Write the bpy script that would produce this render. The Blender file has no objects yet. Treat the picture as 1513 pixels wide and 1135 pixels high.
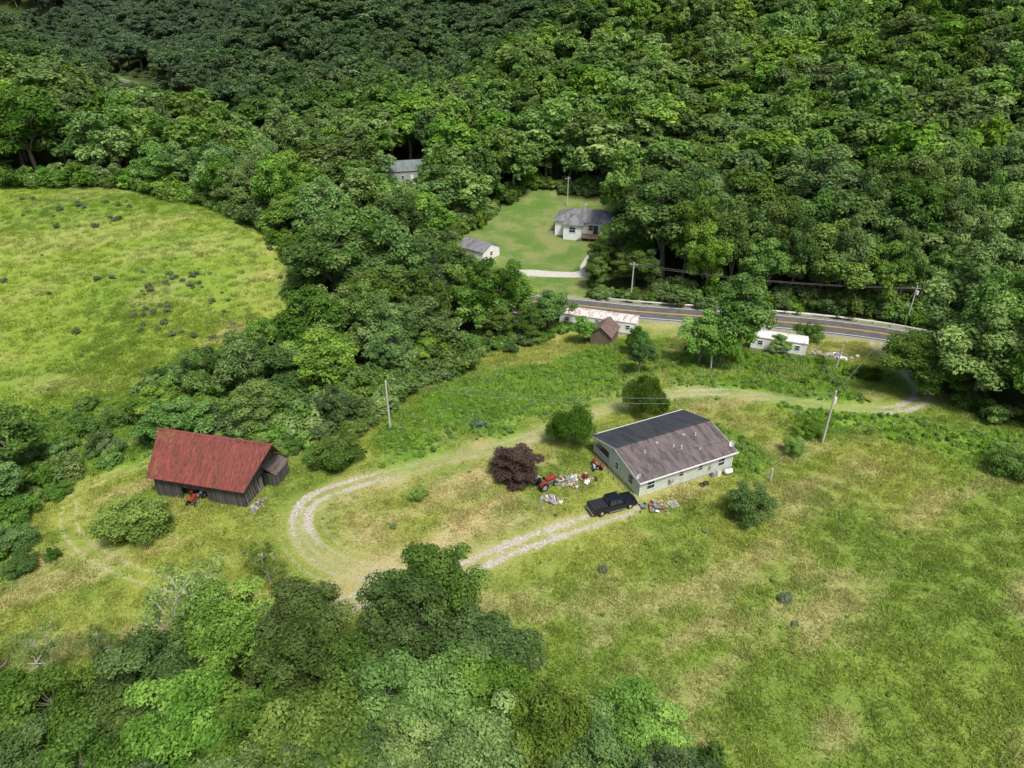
import bpy, math, numpy as np, random
from mathutils import Vector, Matrix
rng=np.random.default_rng(11); random.seed(5)
scene=bpy.context.scene
scene.view_settings.view_transform='Standard'; scene.view_settings.look='None'; scene.view_settings.exposure=0

# ------------------------------------------------------------------ terrain function
CP=[(0,-60,3),(-60,-40,0),(70,-40,6),(0,30,1),(-45,35,-2),(50,35,4),(100,30,8),(150,60,8),
(20,76,0),(12,65,0.2),(-38,72,-1.5),(-10,70,0),(-20,60,-.5),(40,65,1.2),(60,70,1.6),(45,90,-.5),(75,90,0),(0,90,-1),(-15,95,-2.5),(-30,95,-3.5),(10,105,-3.5),(30,110,-3.5),(55,105,-2.5),(70,108,-3),
(76,127,-6),(14,140,-6),(45,133,-6),(95,114,-6),(165,75,-4),(-20,152,-6),(-60,200,-6),
(-30,110,-5),(-20,125,-6),(-50,95,-4),(-65,80,-3.5),(-90,70,-4),(-80,92,-2),(-72,123,3),(-93,166,12),(-118,160,13),(-53,145,7),(-70,155,10.5),(-120,120,5),(-160,130,8),(-200,160,12),(-45,125,0),(-100,200,10),(-65,180,1),(-140,230,14),(-105,238,3),(-200,250,22),
(21,194,-3),(5,175,-4.5),(0,200,-3),(25,165,-5),(30,215,2),(-40,215,-5),(60,160,-3),(95,145,-2),(60,200,3),(100,200,10),(150,200,16),(60,250,12),(120,250,24),(180,250,32),(60,320,24),(140,320,38),(220,300,46),(60,420,38),(180,420,60),(20,300,16),(0,260,6),(-30,350,18),(0,450,36),(-60,450,22),(0,600,50),(-100,560,32),
(-85,280,-7),(-130,330,-8),(-190,420,-8),(-258,515,-7),(-330,600,-6),(-420,700,-4),(-150,700,48),(-300,850,58),(0,800,65),(200,800,80),(-500,950,60),(-450,600,28),(-350,400,28),(-300,300,32),(-500,400,40),(-1000,1500,110),(0,1500,110),(1000,1500,120),(-1200,0,40),(1200,0,60),(0,-800,20),(600,500,70),(400,200,40)]
CP=np.array(CP,float); C2=60.0
K=np.sqrt(((CP[:,None,:2]-CP[None,:,:2])**2).sum(-1)+C2)
n=len(CP); A=np.zeros((n+3,n+3)); A[:n,:n]=K; Pm=np.c_[np.ones(n),CP[:,:2]/100]; A[:n,n:]=Pm; A[n:,:n]=Pm.T
W_=np.linalg.solve(A,np.r_[CP[:,2],0,0,0])

def catmull(pts,m=6):
    p=np.array(pts,float); p=np.vstack([2*p[0]-p[1],p,2*p[-1]-p[-2]]); out=[]
    for i in range(1,len(p)-2):
        for t in np.linspace(0,1,m,endpoint=False):
            out.append(.5*((2*p[i])+(-p[i-1]+p[i+1])*t+(2*p[i-1]-5*p[i]+4*p[i+1]-p[i+2])*t*t+(-p[i-1]+3*p[i]-3*p[i+1]+p[i+2])*t**3))
    out.append(p[-2]); return np.array(out)
ROAD=catmull([(-520,800),(-420,700),(-330,600),(-258,515),(-190,420),(-130,330),(-85,252),(-60,203),(-40,171),(-20,152),(0,144),(14,140.5),(25,137.5),(38,135),(50,133),(62,130.4),(76,125.7),(90,117),(112,101),(135,88),(165,75),(220,60),(320,40)],6)
def dpoly(x,y,pl):
    x=np.asarray(x,float);y=np.asarray(y,float)
    best=np.full(x.shape,1e9)
    for a,b in zip(pl[:-1],pl[1:]):
        d=np.array(b)-np.array(a); L=(d**2).sum()+1e-9
        t=np.clip(((x-a[0])*d[0]+(y-a[1])*d[1])/L,0,1)
        best=np.minimum(best,(x-a[0]-t*d[0])**2+(y-a[1]-t*d[1])**2)
    return np.sqrt(best)
def inside(x,y,poly):
    c=np.zeros(np.shape(x),bool); p=list(poly)
    for i in range(len(p)):
        x1,y1=p[i]; x2,y2=p[i-1]
        if y1==y2: continue
        c^=((y1>y)!=(y2>y))&(x<(x2-x1)*(y-y1)/(y2-y1)+x1)
    return c
def sd(x,y,poly):
    d=dpoly(x,y,list(poly)+[poly[0]]); return np.where(inside(x,y,poly),d,-d)
def sst(a,b,v):
    t=np.clip((v-a)/(b-a),0,1); return t*t*(3-2*t)
def vnoise(x,y,seed=0):
    xi=np.floor(x).astype(np.int64); yi=np.floor(y).astype(np.int64); fx=x-xi; fy=y-yi; fx=fx*fx*(3-2*fx); fy=fy*fy*(3-2*fy)
    def h(a,b):
        v=(a*374761393+b*668265263+seed*1442695041)&0xffffffff; v=((v^(v>>13))*1274126177)&0xffffffff; return ((v^(v>>16))&0xffff)/65535.
    return (h(xi,yi)*(1-fx)+h(xi+1,yi)*fx)*(1-fy)+(h(xi,yi+1)*(1-fx)+h(xi+1,yi+1)*fx)*fy
def fbm(x,y,s,o=4,seed=0):
    t=0;a=1;w=0
    for i in range(o): t=t+a*vnoise(x*s+17*i,y*s-9*i,seed+i); w+=a; a*=.55; s*=2.03
    return t/w
def hgt(x,y):
    x=np.atleast_1d(np.asarray(x,float)).ravel(); y=np.atleast_1d(np.asarray(y,float)).ravel()
    out=np.empty(len(x))
    for s in range(0,len(x),20000):
        X=x[s:s+20000];Y=y[s:s+20000]
        k=np.sqrt((X[:,None]-CP[None,:,0])**2+(Y[:,None]-CP[None,:,1])**2+C2)
        out[s:s+20000]=k@W_[:n]+W_[n]+W_[n+1]*X/100+W_[n+2]*Y/100
    out+=.25*np.sin(x*.11+1)*np.cos(y*.09)+.12*np.sin(x*.31+y*.23)
    dr=dpoly(x,y,ROAD)
    amp=13*sst(190,360,y)*sst(15,100,dr)
    out+=amp*(np.sin(x*.036+1.2*np.sin(y*.012)+.4)+.5*np.sin(x*.013-y*.021+1))
    far=sst(200,350,y)
    w=1-sst(5.2+9*far,15+22*far,dr)
    return out*(1-w)+(-6.12)*w
def h1(x,y): return float(hgt(x,y)[0])

# ------------------------------------------------------------------ layout (metres)
DRIVE=catmull([(-17.5,50.2),(-13.9,51.6),(-8.4,53.7),(-4.2,55.5),(0.3,57.9),(5.7,60.6),(9.9,62.8),(14.1,64.6)])
LOOP=catmull([(35.4,94.6),(26.4,95.1),(19.4,92.4),(12.7,88.5),(7.7,83.8),(0.3,79.0),(-6.1,76.2),(-12.2,73.8),(-18.2,72.0),(-23.0,69.6),(-25.4,67.0),(-25.5,63.8),(-24.0,60.6),(-21.0,57.3),(-16.7,55.0),(-12.1,54.0),(-7.8,54.8)])
LANE=catmull([(35.4,94.6),(42.2,91.4),(48.6,89.2),(54.2,87.9),(58.7,88.0),(63.5,91.8),(66.8,100.0),(68.8,110.8),(71.7,121.5),(73,125)])
BARNL=catmull([(-44.2,80.9),(-49.1,78.9),(-54.2,75.7),(-57.3,71.8),(-56.0,67.3),(-53.7,64.0),(-49.8,60.6),(-44.0,57.1),(-38.2,54.5),(-30.6,52.2),(-22,51)])
DRV2=catmull([(27.6,175.2),(23.5,173.9),(19,164),(17.3,158.4),(10.4,158.1),(0.6,159.6),(-6,152)])
LUSH=[(-17.5,73.1),(-16.2,89.6),(-6.9,108.7),(18.4,116.6),(26.5,100.9),(15.5,94.5),(4.3,85.7),(-6.3,79.4),(-12.4,75.4)]
LUSH2=[(28,86),(34.1,79.0),(34.0,72.9),(28.8,71.7),(26.0,73.4)]
LUSH3=[(26.3,105.5),(49.9,100),(54.5,91),(63,80),(71,78),(66,71.5),(58,71),(47,81),(36.5,93.5),(25.5,97)]
DRYIN=[(-22.5,64.5),(-13,71.5),(-3,74),(8.5,69),(8,64),(-4.3,58.5),(-11.5,56),(-19,57.5)]
LAWN=[(-15,183),(5,217),(17,210),(34,205),(30,179),(21,166),(17,146),(6.6,145),(.5,150),(-10.7,162)]
MEADW=[(-118,160),(-93,166),(-70,155),(-53,145),(-41,139),(-46.7,122.5),(-52.6,112.3),(-60.7,97.7),(-68.7,90.3),(-79,90.7),(-140,88),(-220,120),(-220,160),(-160,165)]
DOTSA=[(-73.7,131),(-57,132),(-50.8,113.6),(-70.2,113)]
DOTSB=[(-113,158),(-88,162),(-80,148),(-100,143)]
WOOD=[(-1500,172),(-200,172),(-118,167),(-93,172),(-70,162),(-55,152),(-42,140),(-40,120),(-49,104),(-58,94),(-55.5,90),(-42,85.5),(-31,83),(-23.4,85.5),(-21.5,94),(-14.4,103.5),(-5.6,116),(8,124.5),(9,133),(13,148),(25,145),(38,142.5),(50,141),(62,138.8),(80,134),(95,126),(112,112),(135,98),(165,85),(300,60),(1500,60),(1500,1650),(-1500,1650)]
RWOOD=[(83.6,116),(73,101.6),(67.5,84.5),(73,82),(84,76),(104,72),(150,72),(130,88),(100,104)]
NWOOD=[(-45,38),(-34,39),(-30,41),(-23,42),(-18,45),(-12,41),(-6,46),(-2,42),(1,36),(6,32),(11,33),(14,29),(15,12),(-70,10),(-70,34)]
UNDER1=[(15.5,117),(29,106.6),(44.9,101),(51.5,91.5),(61,103),(54.5,111),(39.5,110.5),(25.4,120)]
UNDER2=[(-78.8,89.5),(-60,94),(-50.5,83),(-54.3,76),(-61.2,70),(-57,56),(-72,56),(-85,80)]
H3CLR=[(-48,248),(-22,248),(-25,214),(-37,214)]
TOPC=[(-60,600),(40,600),(70,500),(0,525)]
def lushf(x,y):
    z=(fbm(x,y,.16,4,3)-.5)*13
    return np.maximum.reduce([sst(-3,3,sd(x,y,p)+z) for p in (LUSH,LUSH3,UNDER1,UNDER2)]+[sst(-1,1,sd(x,y,LUSH2)+z*.3)])
def track_strength(x,y):
    s=.34+0*x
    s=np.where(dpoly(x,y,DRIVE)<3.2,.85,s)
    s=np.maximum(s,1.0*sst(13,5,np.hypot(x+23,y-69)))
    s=np.maximum(s,.85*sst(50,56,x)); s=np.maximum(s,.55*sst(12,5,np.hypot(x-6,y-83))); s=np.maximum(s,.65*sst(10,5,np.hypot(x-28,y-95)))
    return s*(.45+1.0*fbm(x,y,.22,3,9))
def lerp(a,b,f): return a+(b-a)*f[:,None]
def gcol(x,y,wood=None):
    N=len(x); c=np.empty((N,3)); C=lambda *v:np.tile(np.array(v,float),(N,1))
    left=sst(-45,-60,x)*sst(86,92,y)
    c=lerp(C(.262,.305,.060),C(.190,.268,.044),sst(.38,.62,fbm(x,y,.03,3,21)))
    c=lerp(c,C(.140,.230,.034),sst(.48,.68,fbm(x,y,.11,4,22))*.6)
    c=lerp(c,lerp(C(.190,.275,.034),C(.135,.235,.026),sst(.4,.65,fbm(x,y,.07,4,28))),left*.8)
    u=x*math.cos(.5)+y*math.sin(.5); v=-x*math.sin(.5)+y*math.cos(.5)
    st=fbm(u*.45,v,.22,5,25); dryp=sst(-4,4,sd(x,y,DRYIN)+(fbm(x,y,.2,3,26)-.5)*10)
    c=lerp(c,C(.45,.385,.19),np.clip(sst(.44,.72,st)*(.60-.36*left)+dryp*.55*sst(.28,.58,st),0,.85))
    c=lerp(c,lerp(C(.125,.26,.026),C(.22,.36,.046),sst(.38,.62,fbm(x,y,.35,4,27))),lushf(x,y)*(.9-.35*sst(.5,.75,st)))
    return c

# ------------------------------------------------------------------ node helpers
class NT:
    def __init__(s,mat):
        mat.use_nodes=True; s.t=mat.node_tree; s.t.nodes.clear()
    def n(s,typ,**kw):
        nd=s.t.nodes.new(typ)
        for k,v in kw.items(): setattr(nd,k,v)
        return nd
    def L(s,a,b): s.t.links.new(a,b)
    def put(s,sock,v):
        if hasattr(v,'is_output') : s.L(v,sock)
        else: sock.default_value=v
    def math(s,op,a,b=0.0,c=None,clamp=False):
        nd=s.n('ShaderNodeMath',operation=op,use_clamp=clamp); s.put(nd.inputs[0],a); s.put(nd.inputs[1],b)
        if c is not None: s.put(nd.inputs[2],c)
        return nd.outputs[0]
    def mix(s,f,a,b,bt='MIX'):
        nd=s.n('ShaderNodeMix',data_type='RGBA',blend_type=bt,clamp_factor=True)
        s.put(nd.inputs[0],f)
        for i,v in ((6,a),(7,b)):
            if isinstance(v,tuple): v=tuple(v)+((1,) if len(v)==3 else ())
            s.put(nd.inputs[i],v)
        return nd.outputs[2]
    def noise(s,scale,detail=3,rough=.55,vec=None,dist=0):
        nd=s.n('ShaderNodeTexNoise'); nd.inputs['Scale'].default_value=scale; nd.inputs['Detail'].default_value=detail
        nd.inputs['Roughness'].default_value=rough; nd.inputs['Distortion'].default_value=dist
        if vec is not None: s.L(vec,nd.inputs['Vector'])
        return nd.outputs['Fac']
    def mr(s,v,a,b,c=0.,d=1.,sm=True):
        nd=s.n('ShaderNodeMapRange',interpolation_type='SMOOTHSTEP' if sm else 'LINEAR')
        s.put(nd.inputs[0],v)
        for i,q in enumerate((a,b,c,d)): nd.inputs[i+1].default_value=q
        return nd.outputs[0]
    def attr(s,name,typ='GEOMETRY',out='Fac'):
        nd=s.n('ShaderNodeAttribute',attribute_name=name,attribute_type=typ); return nd.outputs[out]
    def scale(s,c,f):
        sc=s.n('ShaderNodeVectorMath',operation='SCALE'); s.put(sc.inputs[0],c); s.put(sc.inputs['Scale'],f); return sc.outputs[0]
    def pos(s): return s.n('ShaderNodeNewGeometry').outputs['Position']
    def smap(s,vec,sc,rz=0):
        nd=s.n('ShaderNodeMapping'); nd.inputs['Scale'].default_value=sc; nd.inputs['Rotation'].default_value=(0,0,rz); s.L(vec,nd.inputs['Vector']); return nd.outputs[0]
    def bump(s,h,st,dist=.1):
        nd=s.n('ShaderNodeBump'); nd.inputs['Strength'].default_value=st; nd.inputs['Distance'].default_value=dist; s.L(h,nd.inputs['Height']); return nd.outputs[0]
    def pbsdf(s,col,rough=.8,metal=0.,normal=None,spec=.3):
        b=s.n('ShaderNodeBsdfPrincipled')
        if isinstance(col,tuple): col=tuple(col)+((1,) if len(col)==3 else ())
        s.put(b.inputs['Base Color'],col); s.put(b.inputs['Roughness'],rough); b.inputs['Metallic'].default_value=metal
        b.inputs['Specular IOR Level'].default_value=spec
        if normal is not None: s.L(normal,b.inputs['Normal'])
        return b.outputs[0]
    def leafy(s,col,colt,tr):
        d=s.n('ShaderNodeBsdfDiffuse'); s.L(col,d.inputs[0]); q=s.n('ShaderNodeBsdfTranslucent'); s.L(colt,q.inputs[0])
        mx=s.n('ShaderNodeMixShader'); mx.inputs[0].default_value=tr; s.L(d.outputs[0],mx.inputs[1]); s.L(q.outputs[0],mx.inputs[2]); s.out(mx.outputs[0])
    def out(s,sh):
        o=s.n('ShaderNodeOutputMaterial'); s.L(sh,o.inputs[0])
def newmat(name): return bpy.data.materials.new(name)
def simple(name,col,rough=.7,metal=0,var=.25,scale=3.,bump=.0,spec=.3):
    m=newmat(name); t=NT(m); co=t.n('ShaderNodeTexCoord').outputs['Object']
    nz=t.noise(scale,5,.6,co); f=t.mr(nz,.3,.7,1-var,1+var,False)
    nrm=t.bump(t.noise(scale*8,4,.6,co),bump,.02) if bump else None
    t.out(t.pbsdf(t.scale(col,f),rough,metal,nrm,spec)); return m

def ground_mat():
    m=newmat('meadow_ground'); t=NT(m); v=t.pos()
    lawn,wood,dt,dp,dr,d2,worn,ts=[t.attr(a) for a in('lawn','wood','dt','dp','dr','d2','worn','ts')]
    c=t.attr('gcol',out='Color')
    nf=t.noise(1.1,5,.7,v)
    c=t.mix(t.mr(nf,.52,.72,0,.45),c,(.46,.39,.20)); c=t.mix(t.mr(nf,.45,.30,0,.45),c,(.115,.19,.026))
    arc=t.math('SINE',t.math('ADD',t.math('MULTIPLY',dt,5.2),t.math('MULTIPLY',nf,2.2)))
    af=t.math('MULTIPLY',t.mr(dt,8,1.5,0.,.8),t.mr(arc,-.3,1,0,.65))
    c=t.mix(t.math('MULTIPLY',af,worn),c,(.40,.375,.21))
    n2=t.noise(.15,4,.6,v)
    c=t.mix(t.math('MULTIPLY',lawn,.94),c,t.mix(t.mr(n2,.38,.66),(.095,.185,.036),(.21,.235,.085)))
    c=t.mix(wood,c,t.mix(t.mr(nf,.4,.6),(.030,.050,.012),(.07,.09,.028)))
    rut=t.math('SUBTRACT',.36,t.math('ABSOLUTE',t.math('SUBTRACT',dt,.85)))
    rut=t.math('ADD',rut,t.math('MULTIPLY',t.math('SUBTRACT',nf,.5),2.2))
    rut=t.math('ADD',rut,t.math('MULTIPLY',t.math('SUBTRACT',ts,.55),.55))
    rut=t.math('MINIMUM',rut,t.math('SUBTRACT',2.0,dt))
    rf=t.math('MULTIPLY',t.mr(rut,-.15,.5),ts,clamp=True)
    grav=t.mix(t.mr(t.noise(6,3,.7,v),.35,.65),(.30,.265,.20),(.58,.54,.46))
    c=t.mix(t.mr(dt,2.2,1.0,0,.32),c,(.38,.34,.17))
    c=t.mix(rf,c,grav)
    pr=t.math('ADD',t.math('SUBTRACT',.40,t.math('ABSOLUTE',t.math('SUBTRACT',dp,.8))),t.math('MULTIPLY',t.math('SUBTRACT',nf,.5),2.0))
    c=t.mix(t.mr(pr,0,.6,0,.66),c,(.47,.40,.26))
    c=t.mix(t.mr(d2,2.0,1.5,0,.95),c,(.52,.50,.44))
    sh=t.math('ADD',dr,t.math('MULTIPLY',nf,-1.5))
    c=t.mix(t.mr(sh,4.6,3.6,0,.8),c,(.28,.27,.23))
    f2=t.mr(t.noise(5,3,.75,v),.3,.7,.70,1.30,False)
    bh=t.noise(2.2,5,.75,v)
    t.out(t.pbsdf(t.scale(c,f2),.95,0,t.bump(bh,.6,.3),.1)); return m
def tuft_mat():
    m=newmat('grass_blades'); t=NT(m)
    oi=t.n('ShaderNodeObjectInfo'); r=oi.outputs['Random']; ti=t.attr('tint')
    col=t.scale(t.attr('gcol','INSTANCER','Color'),t.math('MULTIPLY',t.mr(r,0,1,1.05,1.45,False),t.mr(ti,0,1,.80,1.45,False)))
    col=t.mix(t.mr(ti,.74,.95,0,.6),col,(.58,.52,.28))
    t.leafy(col,col,.5); return m
def leaf_mat(name,c0,c1,c2,hv=(-.016,.012),vv=.38,transl=.40,far=False):
    m=newmat(name); t=NT(m)
    ti=t.attr('tint'); oi=t.n('ShaderNodeObjectInfo'); rnd=oi.outputs['Random']
    c=t.mix(t.mr(ti,0,.55,0,1,False),c0,c1); c=t.mix(t.mr(ti,.55,1,0,1,False),c,c2)
    hs=t.n('ShaderNodeHueSaturation')
    t.L(t.mr(rnd,0,1,.5+hv[0],.5+hv[1],False),hs.inputs['Hue'])
    r2=t.math('FRACT',t.math('MULTIPLY',rnd,37.7)); r3=t.math('FRACT',t.math('MULTIPLY',rnd,91.3))
    t.L(t.mr(r2,0,1,1-vv,1+vv,False),hs.inputs['Value']); t.L(t.mr(r3,0,1,.76,1.04,False),hs.inputs['Saturation']); t.L(c,hs.inputs['Color'])
    col=t.mix(1.0,hs.outputs[0],oi.outputs['Color'],'MULTIPLY')
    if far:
        # aerial haze painted into leaf colour by position: darker, cooler across valley, paler beyond
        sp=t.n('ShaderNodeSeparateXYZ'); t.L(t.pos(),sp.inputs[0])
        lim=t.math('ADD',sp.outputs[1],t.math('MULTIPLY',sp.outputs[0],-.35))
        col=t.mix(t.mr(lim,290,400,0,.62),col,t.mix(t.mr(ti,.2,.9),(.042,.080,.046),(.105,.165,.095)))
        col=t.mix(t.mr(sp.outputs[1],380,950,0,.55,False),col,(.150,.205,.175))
    t.leafy(col,t.mix(1.0,col,(1.15,1.2,.7,1),'MULTIPLY'),transl); return m

BARK=simple('bark',(.18,.155,.125),.9,0,.35,2,.5)
PALEBARK=simple('pale_bark',(.38,.36,.31),.9,0,.3,2,.5)
LC=((.062,.135,.022),(.142,.262,.044),(.275,.415,.092))
LEAF=leaf_mat('broadleaf_foliage',*LC)
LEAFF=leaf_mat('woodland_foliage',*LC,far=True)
LEAFDK=leaf_mat('dense_shrub_foliage',(.050,.105,.020),(.095,.19,.034),(.18,.29,.06),(-.01,.01),.1)
LEAFPU=leaf_mat('purple_plum_foliage',(.075,.052,.042),(.130,.088,.066),(.20,.145,.10),(-.01,.01),.05)
LEAFGY=leaf_mat('meadow_shrub_foliage',(.10,.15,.07),(.16,.23,.11),(.25,.32,.17),(-.01,.01),.25)
LEAFCO=leaf_mat('conifer_needles',(.04,.09,.03),(.07,.14,.045),(.12,.20,.065),(-.01,.01),.2,.2)
LEAFWD=leaf_mat('weed_foliage',(.12,.25,.028),(.21,.38,.05),(.32,.48,.085),(-.02,.015),.3,.42)
TUFT=tuft_mat()

# ------------------------------------------------------------------ mesh helpers
def mesh_quads(name,V,Q,mi,mats,tint=None,smooth=False):
    me=bpy.data.meshes.new(name); V=np.asarray(V,np.float32); Q=np.asarray(Q,np.int32)
    me.vertices.add(len(V)); me.vertices.foreach_set('co',V.ravel())
    me.loops.add(Q.size); me.loops.foreach_set('vertex_index',Q.ravel())
    me.polygons.add(len(Q)); me.polygons.foreach_set('loop_start',np.arange(0,Q.size,4,dtype=np.int32))
    try: me.polygons.foreach_set('loop_total',np.full(len(Q),4,np.int32))
    except Exception: pass
    if mi is not None: me.polygons.foreach_set('material_index',np.asarray(mi,np.int32))
    me.polygons.foreach_set('use_smooth',np.full(len(Q),smooth))
    for m in mats: me.materials.append(m)
    if tint is not None:
        a=me.attributes.new('tint','FLOAT','POINT'); a.data.foreach_set('value',np.asarray(tint,np.float32))
    me.update(calc_edges=True); me.validate(); return me
def tube(path,seg=6):
    V=[];Q=[]
    for i,(p,r) in enumerate(path):
        p=np.array(p,float)
        a=np.array(path[min(i+1,len(path)-1)][0],float)-np.array(path[max(i-1,0)][0],float)
        a/=np.linalg.norm(a)+1e-9
        u=np.cross(a,[0.3,1,0.1] if abs(a[1])<.9 else [1,0,0]); u/=np.linalg.norm(u); w=np.cross(a,u)
        for k in range(seg):
            t=2*math.pi*k/seg; V.append(p+r*(math.cos(t)*u+math.sin(t)*w))
    for i in range(len(path)-1):
        for k in range(seg):
            Q.append((i*seg+k,i*seg+(k+1)%seg,(i+1)*seg+(k+1)%seg,(i+1)*seg+k))
    return np.array(V),np.array(Q)
def unit(v): return v/(np.linalg.norm(v,axis=-1,keepdims=True)+1e-9)
def leaves(r,C,Dn,size,aspect=.62,down=None,jit=.6,up=.5):
    N=len(C)
    nn=unit(Dn*.9+unit(r.normal(size=(N,3)))*jit+np.array([0,0,up]))
    t1=unit(np.cross(nn,unit(r.normal(size=(N,3)))))
    if down is not None: t1=unit(t1*(1-down)+np.array([0,0,-1])*down); nn=unit(np.cross(t1,np.cross(nn,t1)))
    t2=np.cross(nn,t1)
    s=(size*r.uniform(.55,1.35,N))[:,None]
    V=np.stack([C+t1*s*.5-nn*s*.12,C+t2*s*.5*aspect,C-t1*s*.5-nn*s*.12,C-t2*s*.5*aspect],1).reshape(-1,3)
    return V,np.arange(4*N).reshape(-1,4)
def tree_mesh(name,seed,H=14,R=5,leaders=5,lobes=11,lpl=200,ls=.42,z0=.2,mats=None,lobe=(.17,.30),style='round',lean=0,keep=1.,limb=1.):
    r=np.random.default_rng(seed); VV=[];QQ=[];MI=[];TI=[];off=0
    def add(V,Q,mi,ti):
        nonlocal off
        VV.append(V);QQ.append(Q+off);MI.append(np.full(len(Q),mi));TI.append(ti if hasattr(ti,'__len__') else np.full(len(V),ti)); off+=len(V)
    wob=r.normal(size=2)*.04*H+np.array([lean,0])
    if style!='shrub':
        add(*tube([((0,0,-.6),.028*H),((0,0,.02*H),.022*H),((wob[0]*.4,wob[1]*.4,.3*H),.016*H),((wob[0]*.8,wob[1]*.8,.55*H),.011*H),((wob[0],wob[1],.8*H),.004*H)],7),0,.5)
    cs=[]
    if style=='conifer':
        N=int(lpl*60); z=r.uniform(.1,1,N)**.85; ly=np.round(z*14)/14+r.normal(size=N)*.008
        rad=(1-ly)*R*np.sqrt(r.uniform(.05,1,N))*(1+.15*np.sin(ly*60)); a=r.uniform(0,2*math.pi,N)
        C=np.c_[rad*np.cos(a),rad*np.sin(a),ly*H-rad*.25]
        D=np.c_[np.cos(a),np.sin(a),np.full(N,.5)]
        V,Q=leaves(r,C,unit(D),ls,.5,None,.5,.5); add(V,Q,1,np.repeat(np.clip(r.normal(.5,.22,N),0,1),4))
    else:
        for i in range(leaders):
            a=2*math.pi*i/leaders+r.uniform(-.5,.5); q=R*r.uniform(.3,.58)
            cs.append((np.array([q*math.cos(a)+wob[0],q*math.sin(a)+wob[1],H*r.uniform(.38,.68)]),R*r.uniform(.38,.6),H*r.uniform(.15,.27)))
        cs.append((np.array([wob[0],wob[1],H*.72]),R*.5,H*.24))
        if style=='shrub':
            cs=[(np.array([c[0][0]*1.,c[0][1],H*.42+r.uniform(-.05,.12)*H]),c[1],H*.36) for c in cs]
        for c,sr,sz in cs:
            if style!='shrub':
                z1=H*r.uniform(.22,.45); st=np.array([wob[0]*z1/H,wob[1]*z1/H,z1])
                mid=(st+c)/2+np.array([0,0,-.03*H])
                if limb>0: add(*tube([(st,.011*H*limb),(mid,.007*H*limb),(c,.0035*H*limb)],5),0,.5)
            dd=unit(r.normal(size=(lobes*3,3))); dd=dd[dd[:,2]>(-.45 if style!='shrub' else -.8)][:lobes]
            cl=r.normal(0,.08)
            for d in dd:
                if r.uniform()>keep: continue
                lc=c+d*np.array([sr,sr,sz])*r.uniform(.55,1.1); lr=R*r.uniform(*lobe)
                if style!='shrub' and limb>0: 
                    add(*tube([(c,.0035*H*limb),(lc,.0015*H*limb)],4),0,.5)
                N=max(8,int(lpl*(lr/(.235*R))**2))
                D=unit(unit(r.normal(size=(N,3)))+np.array([0,0,.3])); rr=lr*r.uniform(.4,1.12,N)**.65
                C=lc+D*rr[:,None]*np.array([1,1,.75])
                lt=r.normal(.5,.15)+cl
                if style=='weep': C[:,2]-=r.uniform(0,.18,N)*H
                ok=C[:,2]>(z0*H if style not in('shrub','weep') else .03*H); C=C[ok];D=D[ok]
                if len(C)==0: continue
                V,Q=leaves(r,C,D,ls,.62 if style!='weep' else .3,.75 if style=='weep' else None)
                add(V,Q,1,np.repeat(np.clip(lt+r.normal(0,.18,len(C)),0,1),4))
    V=np.vstack(VV)
    return mesh_quads(name,V,np.vstack(QQ),np.concatenate(MI),mats or [BARK,LEAF],np.concatenate(TI))

def lib(prefix,meshes):
    return [bpy.data.objects.new(f"{prefix}_{i:02d}",m) for i,m in enumerate(meshes)]
def scatter(name,objs,pts,rz,scl,idx,attrs={},tilt=None,cattrs={}):
    N=len(pts)
    coll=bpy.data.collections.new(name+'_kinds')
    for o in objs: coll.objects.link(o)
    me=bpy.data.meshes.new(name); me.vertices.add(N); me.vertices.foreach_set('co',np.asarray(pts,np.float32).ravel())
    rot=np.zeros((N,3),np.float32); rot[:,2]=rz
    if tilt is not None: rot[:,:2]=tilt
    scl=np.asarray(scl,np.float32)
    if scl.ndim==1: scl=np.repeat(scl[:,None],3,1)
    a=me.attributes.new('rot','FLOAT_VECTOR','POINT'); a.data.foreach_set('vector',rot.ravel())
    a=me.attributes.new('scl','FLOAT_VECTOR','POINT'); a.data.foreach_set('vector',scl.astype(np.float32).ravel())
    a=me.attributes.new('idx','INT','POINT'); a.data.foreach_set('value',np.asarray(idx,np.int32))
    for k,v in cattrs.items():
        a=me.attributes.new(k,'FLOAT_COLOR','POINT'); a.data.foreach_set('color',np.c_[v,np.ones(N)].astype(np.float32).ravel())
    ob=bpy.data.objects.new(name,me); scene.collection.objects.link(ob)
    g=bpy.data.node_groups.new(name,'GeometryNodeTree')
    g.interface.new_socket('Geometry',in_out='INPUT',socket_type='NodeSocketGeometry'); g.interface.new_socket('Geometry',in_out='OUTPUT',socket_type='NodeSocketGeometry')
    nd=g.nodes; gi=nd.new('NodeGroupInput'); go=nd.new('NodeGroupOutput'); ip=nd.new('GeometryNodeInstanceOnPoints')
    ci=nd.new('GeometryNodeCollectionInfo'); ci.inputs['Collection'].default_value=coll; ci.inputs['Separate Children'].default_value=True; ci.inputs['Reset Children'].default_value=True
    def na(nm,dt):
        q=nd.new('GeometryNodeInputNamedAttribute'); q.data_type=dt; q.inputs['Name'].default_value=nm; return q.outputs['Attribute']
    e=nd.new('FunctionNodeEulerToRotation')
    lk=g.links.new
    lk(gi.outputs[0],ip.inputs['Points']); lk(ci.outputs[0],ip.inputs['Instance']); ip.inputs['Pick Instance'].default_value=True
    lk(na('idx','INT'),ip.inputs['Instance Index']); lk(na('rot','FLOAT_VECTOR'),e.inputs[0]); lk(e.outputs[0],ip.inputs['Rotation'])
    lk(na('scl','FLOAT_VECTOR'),ip.inputs['Scale']); lk(ip.outputs[0],go.inputs[0])
    md=ob.modifiers.new('instances','NODES'); md.node_group=g
    return ob

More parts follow.
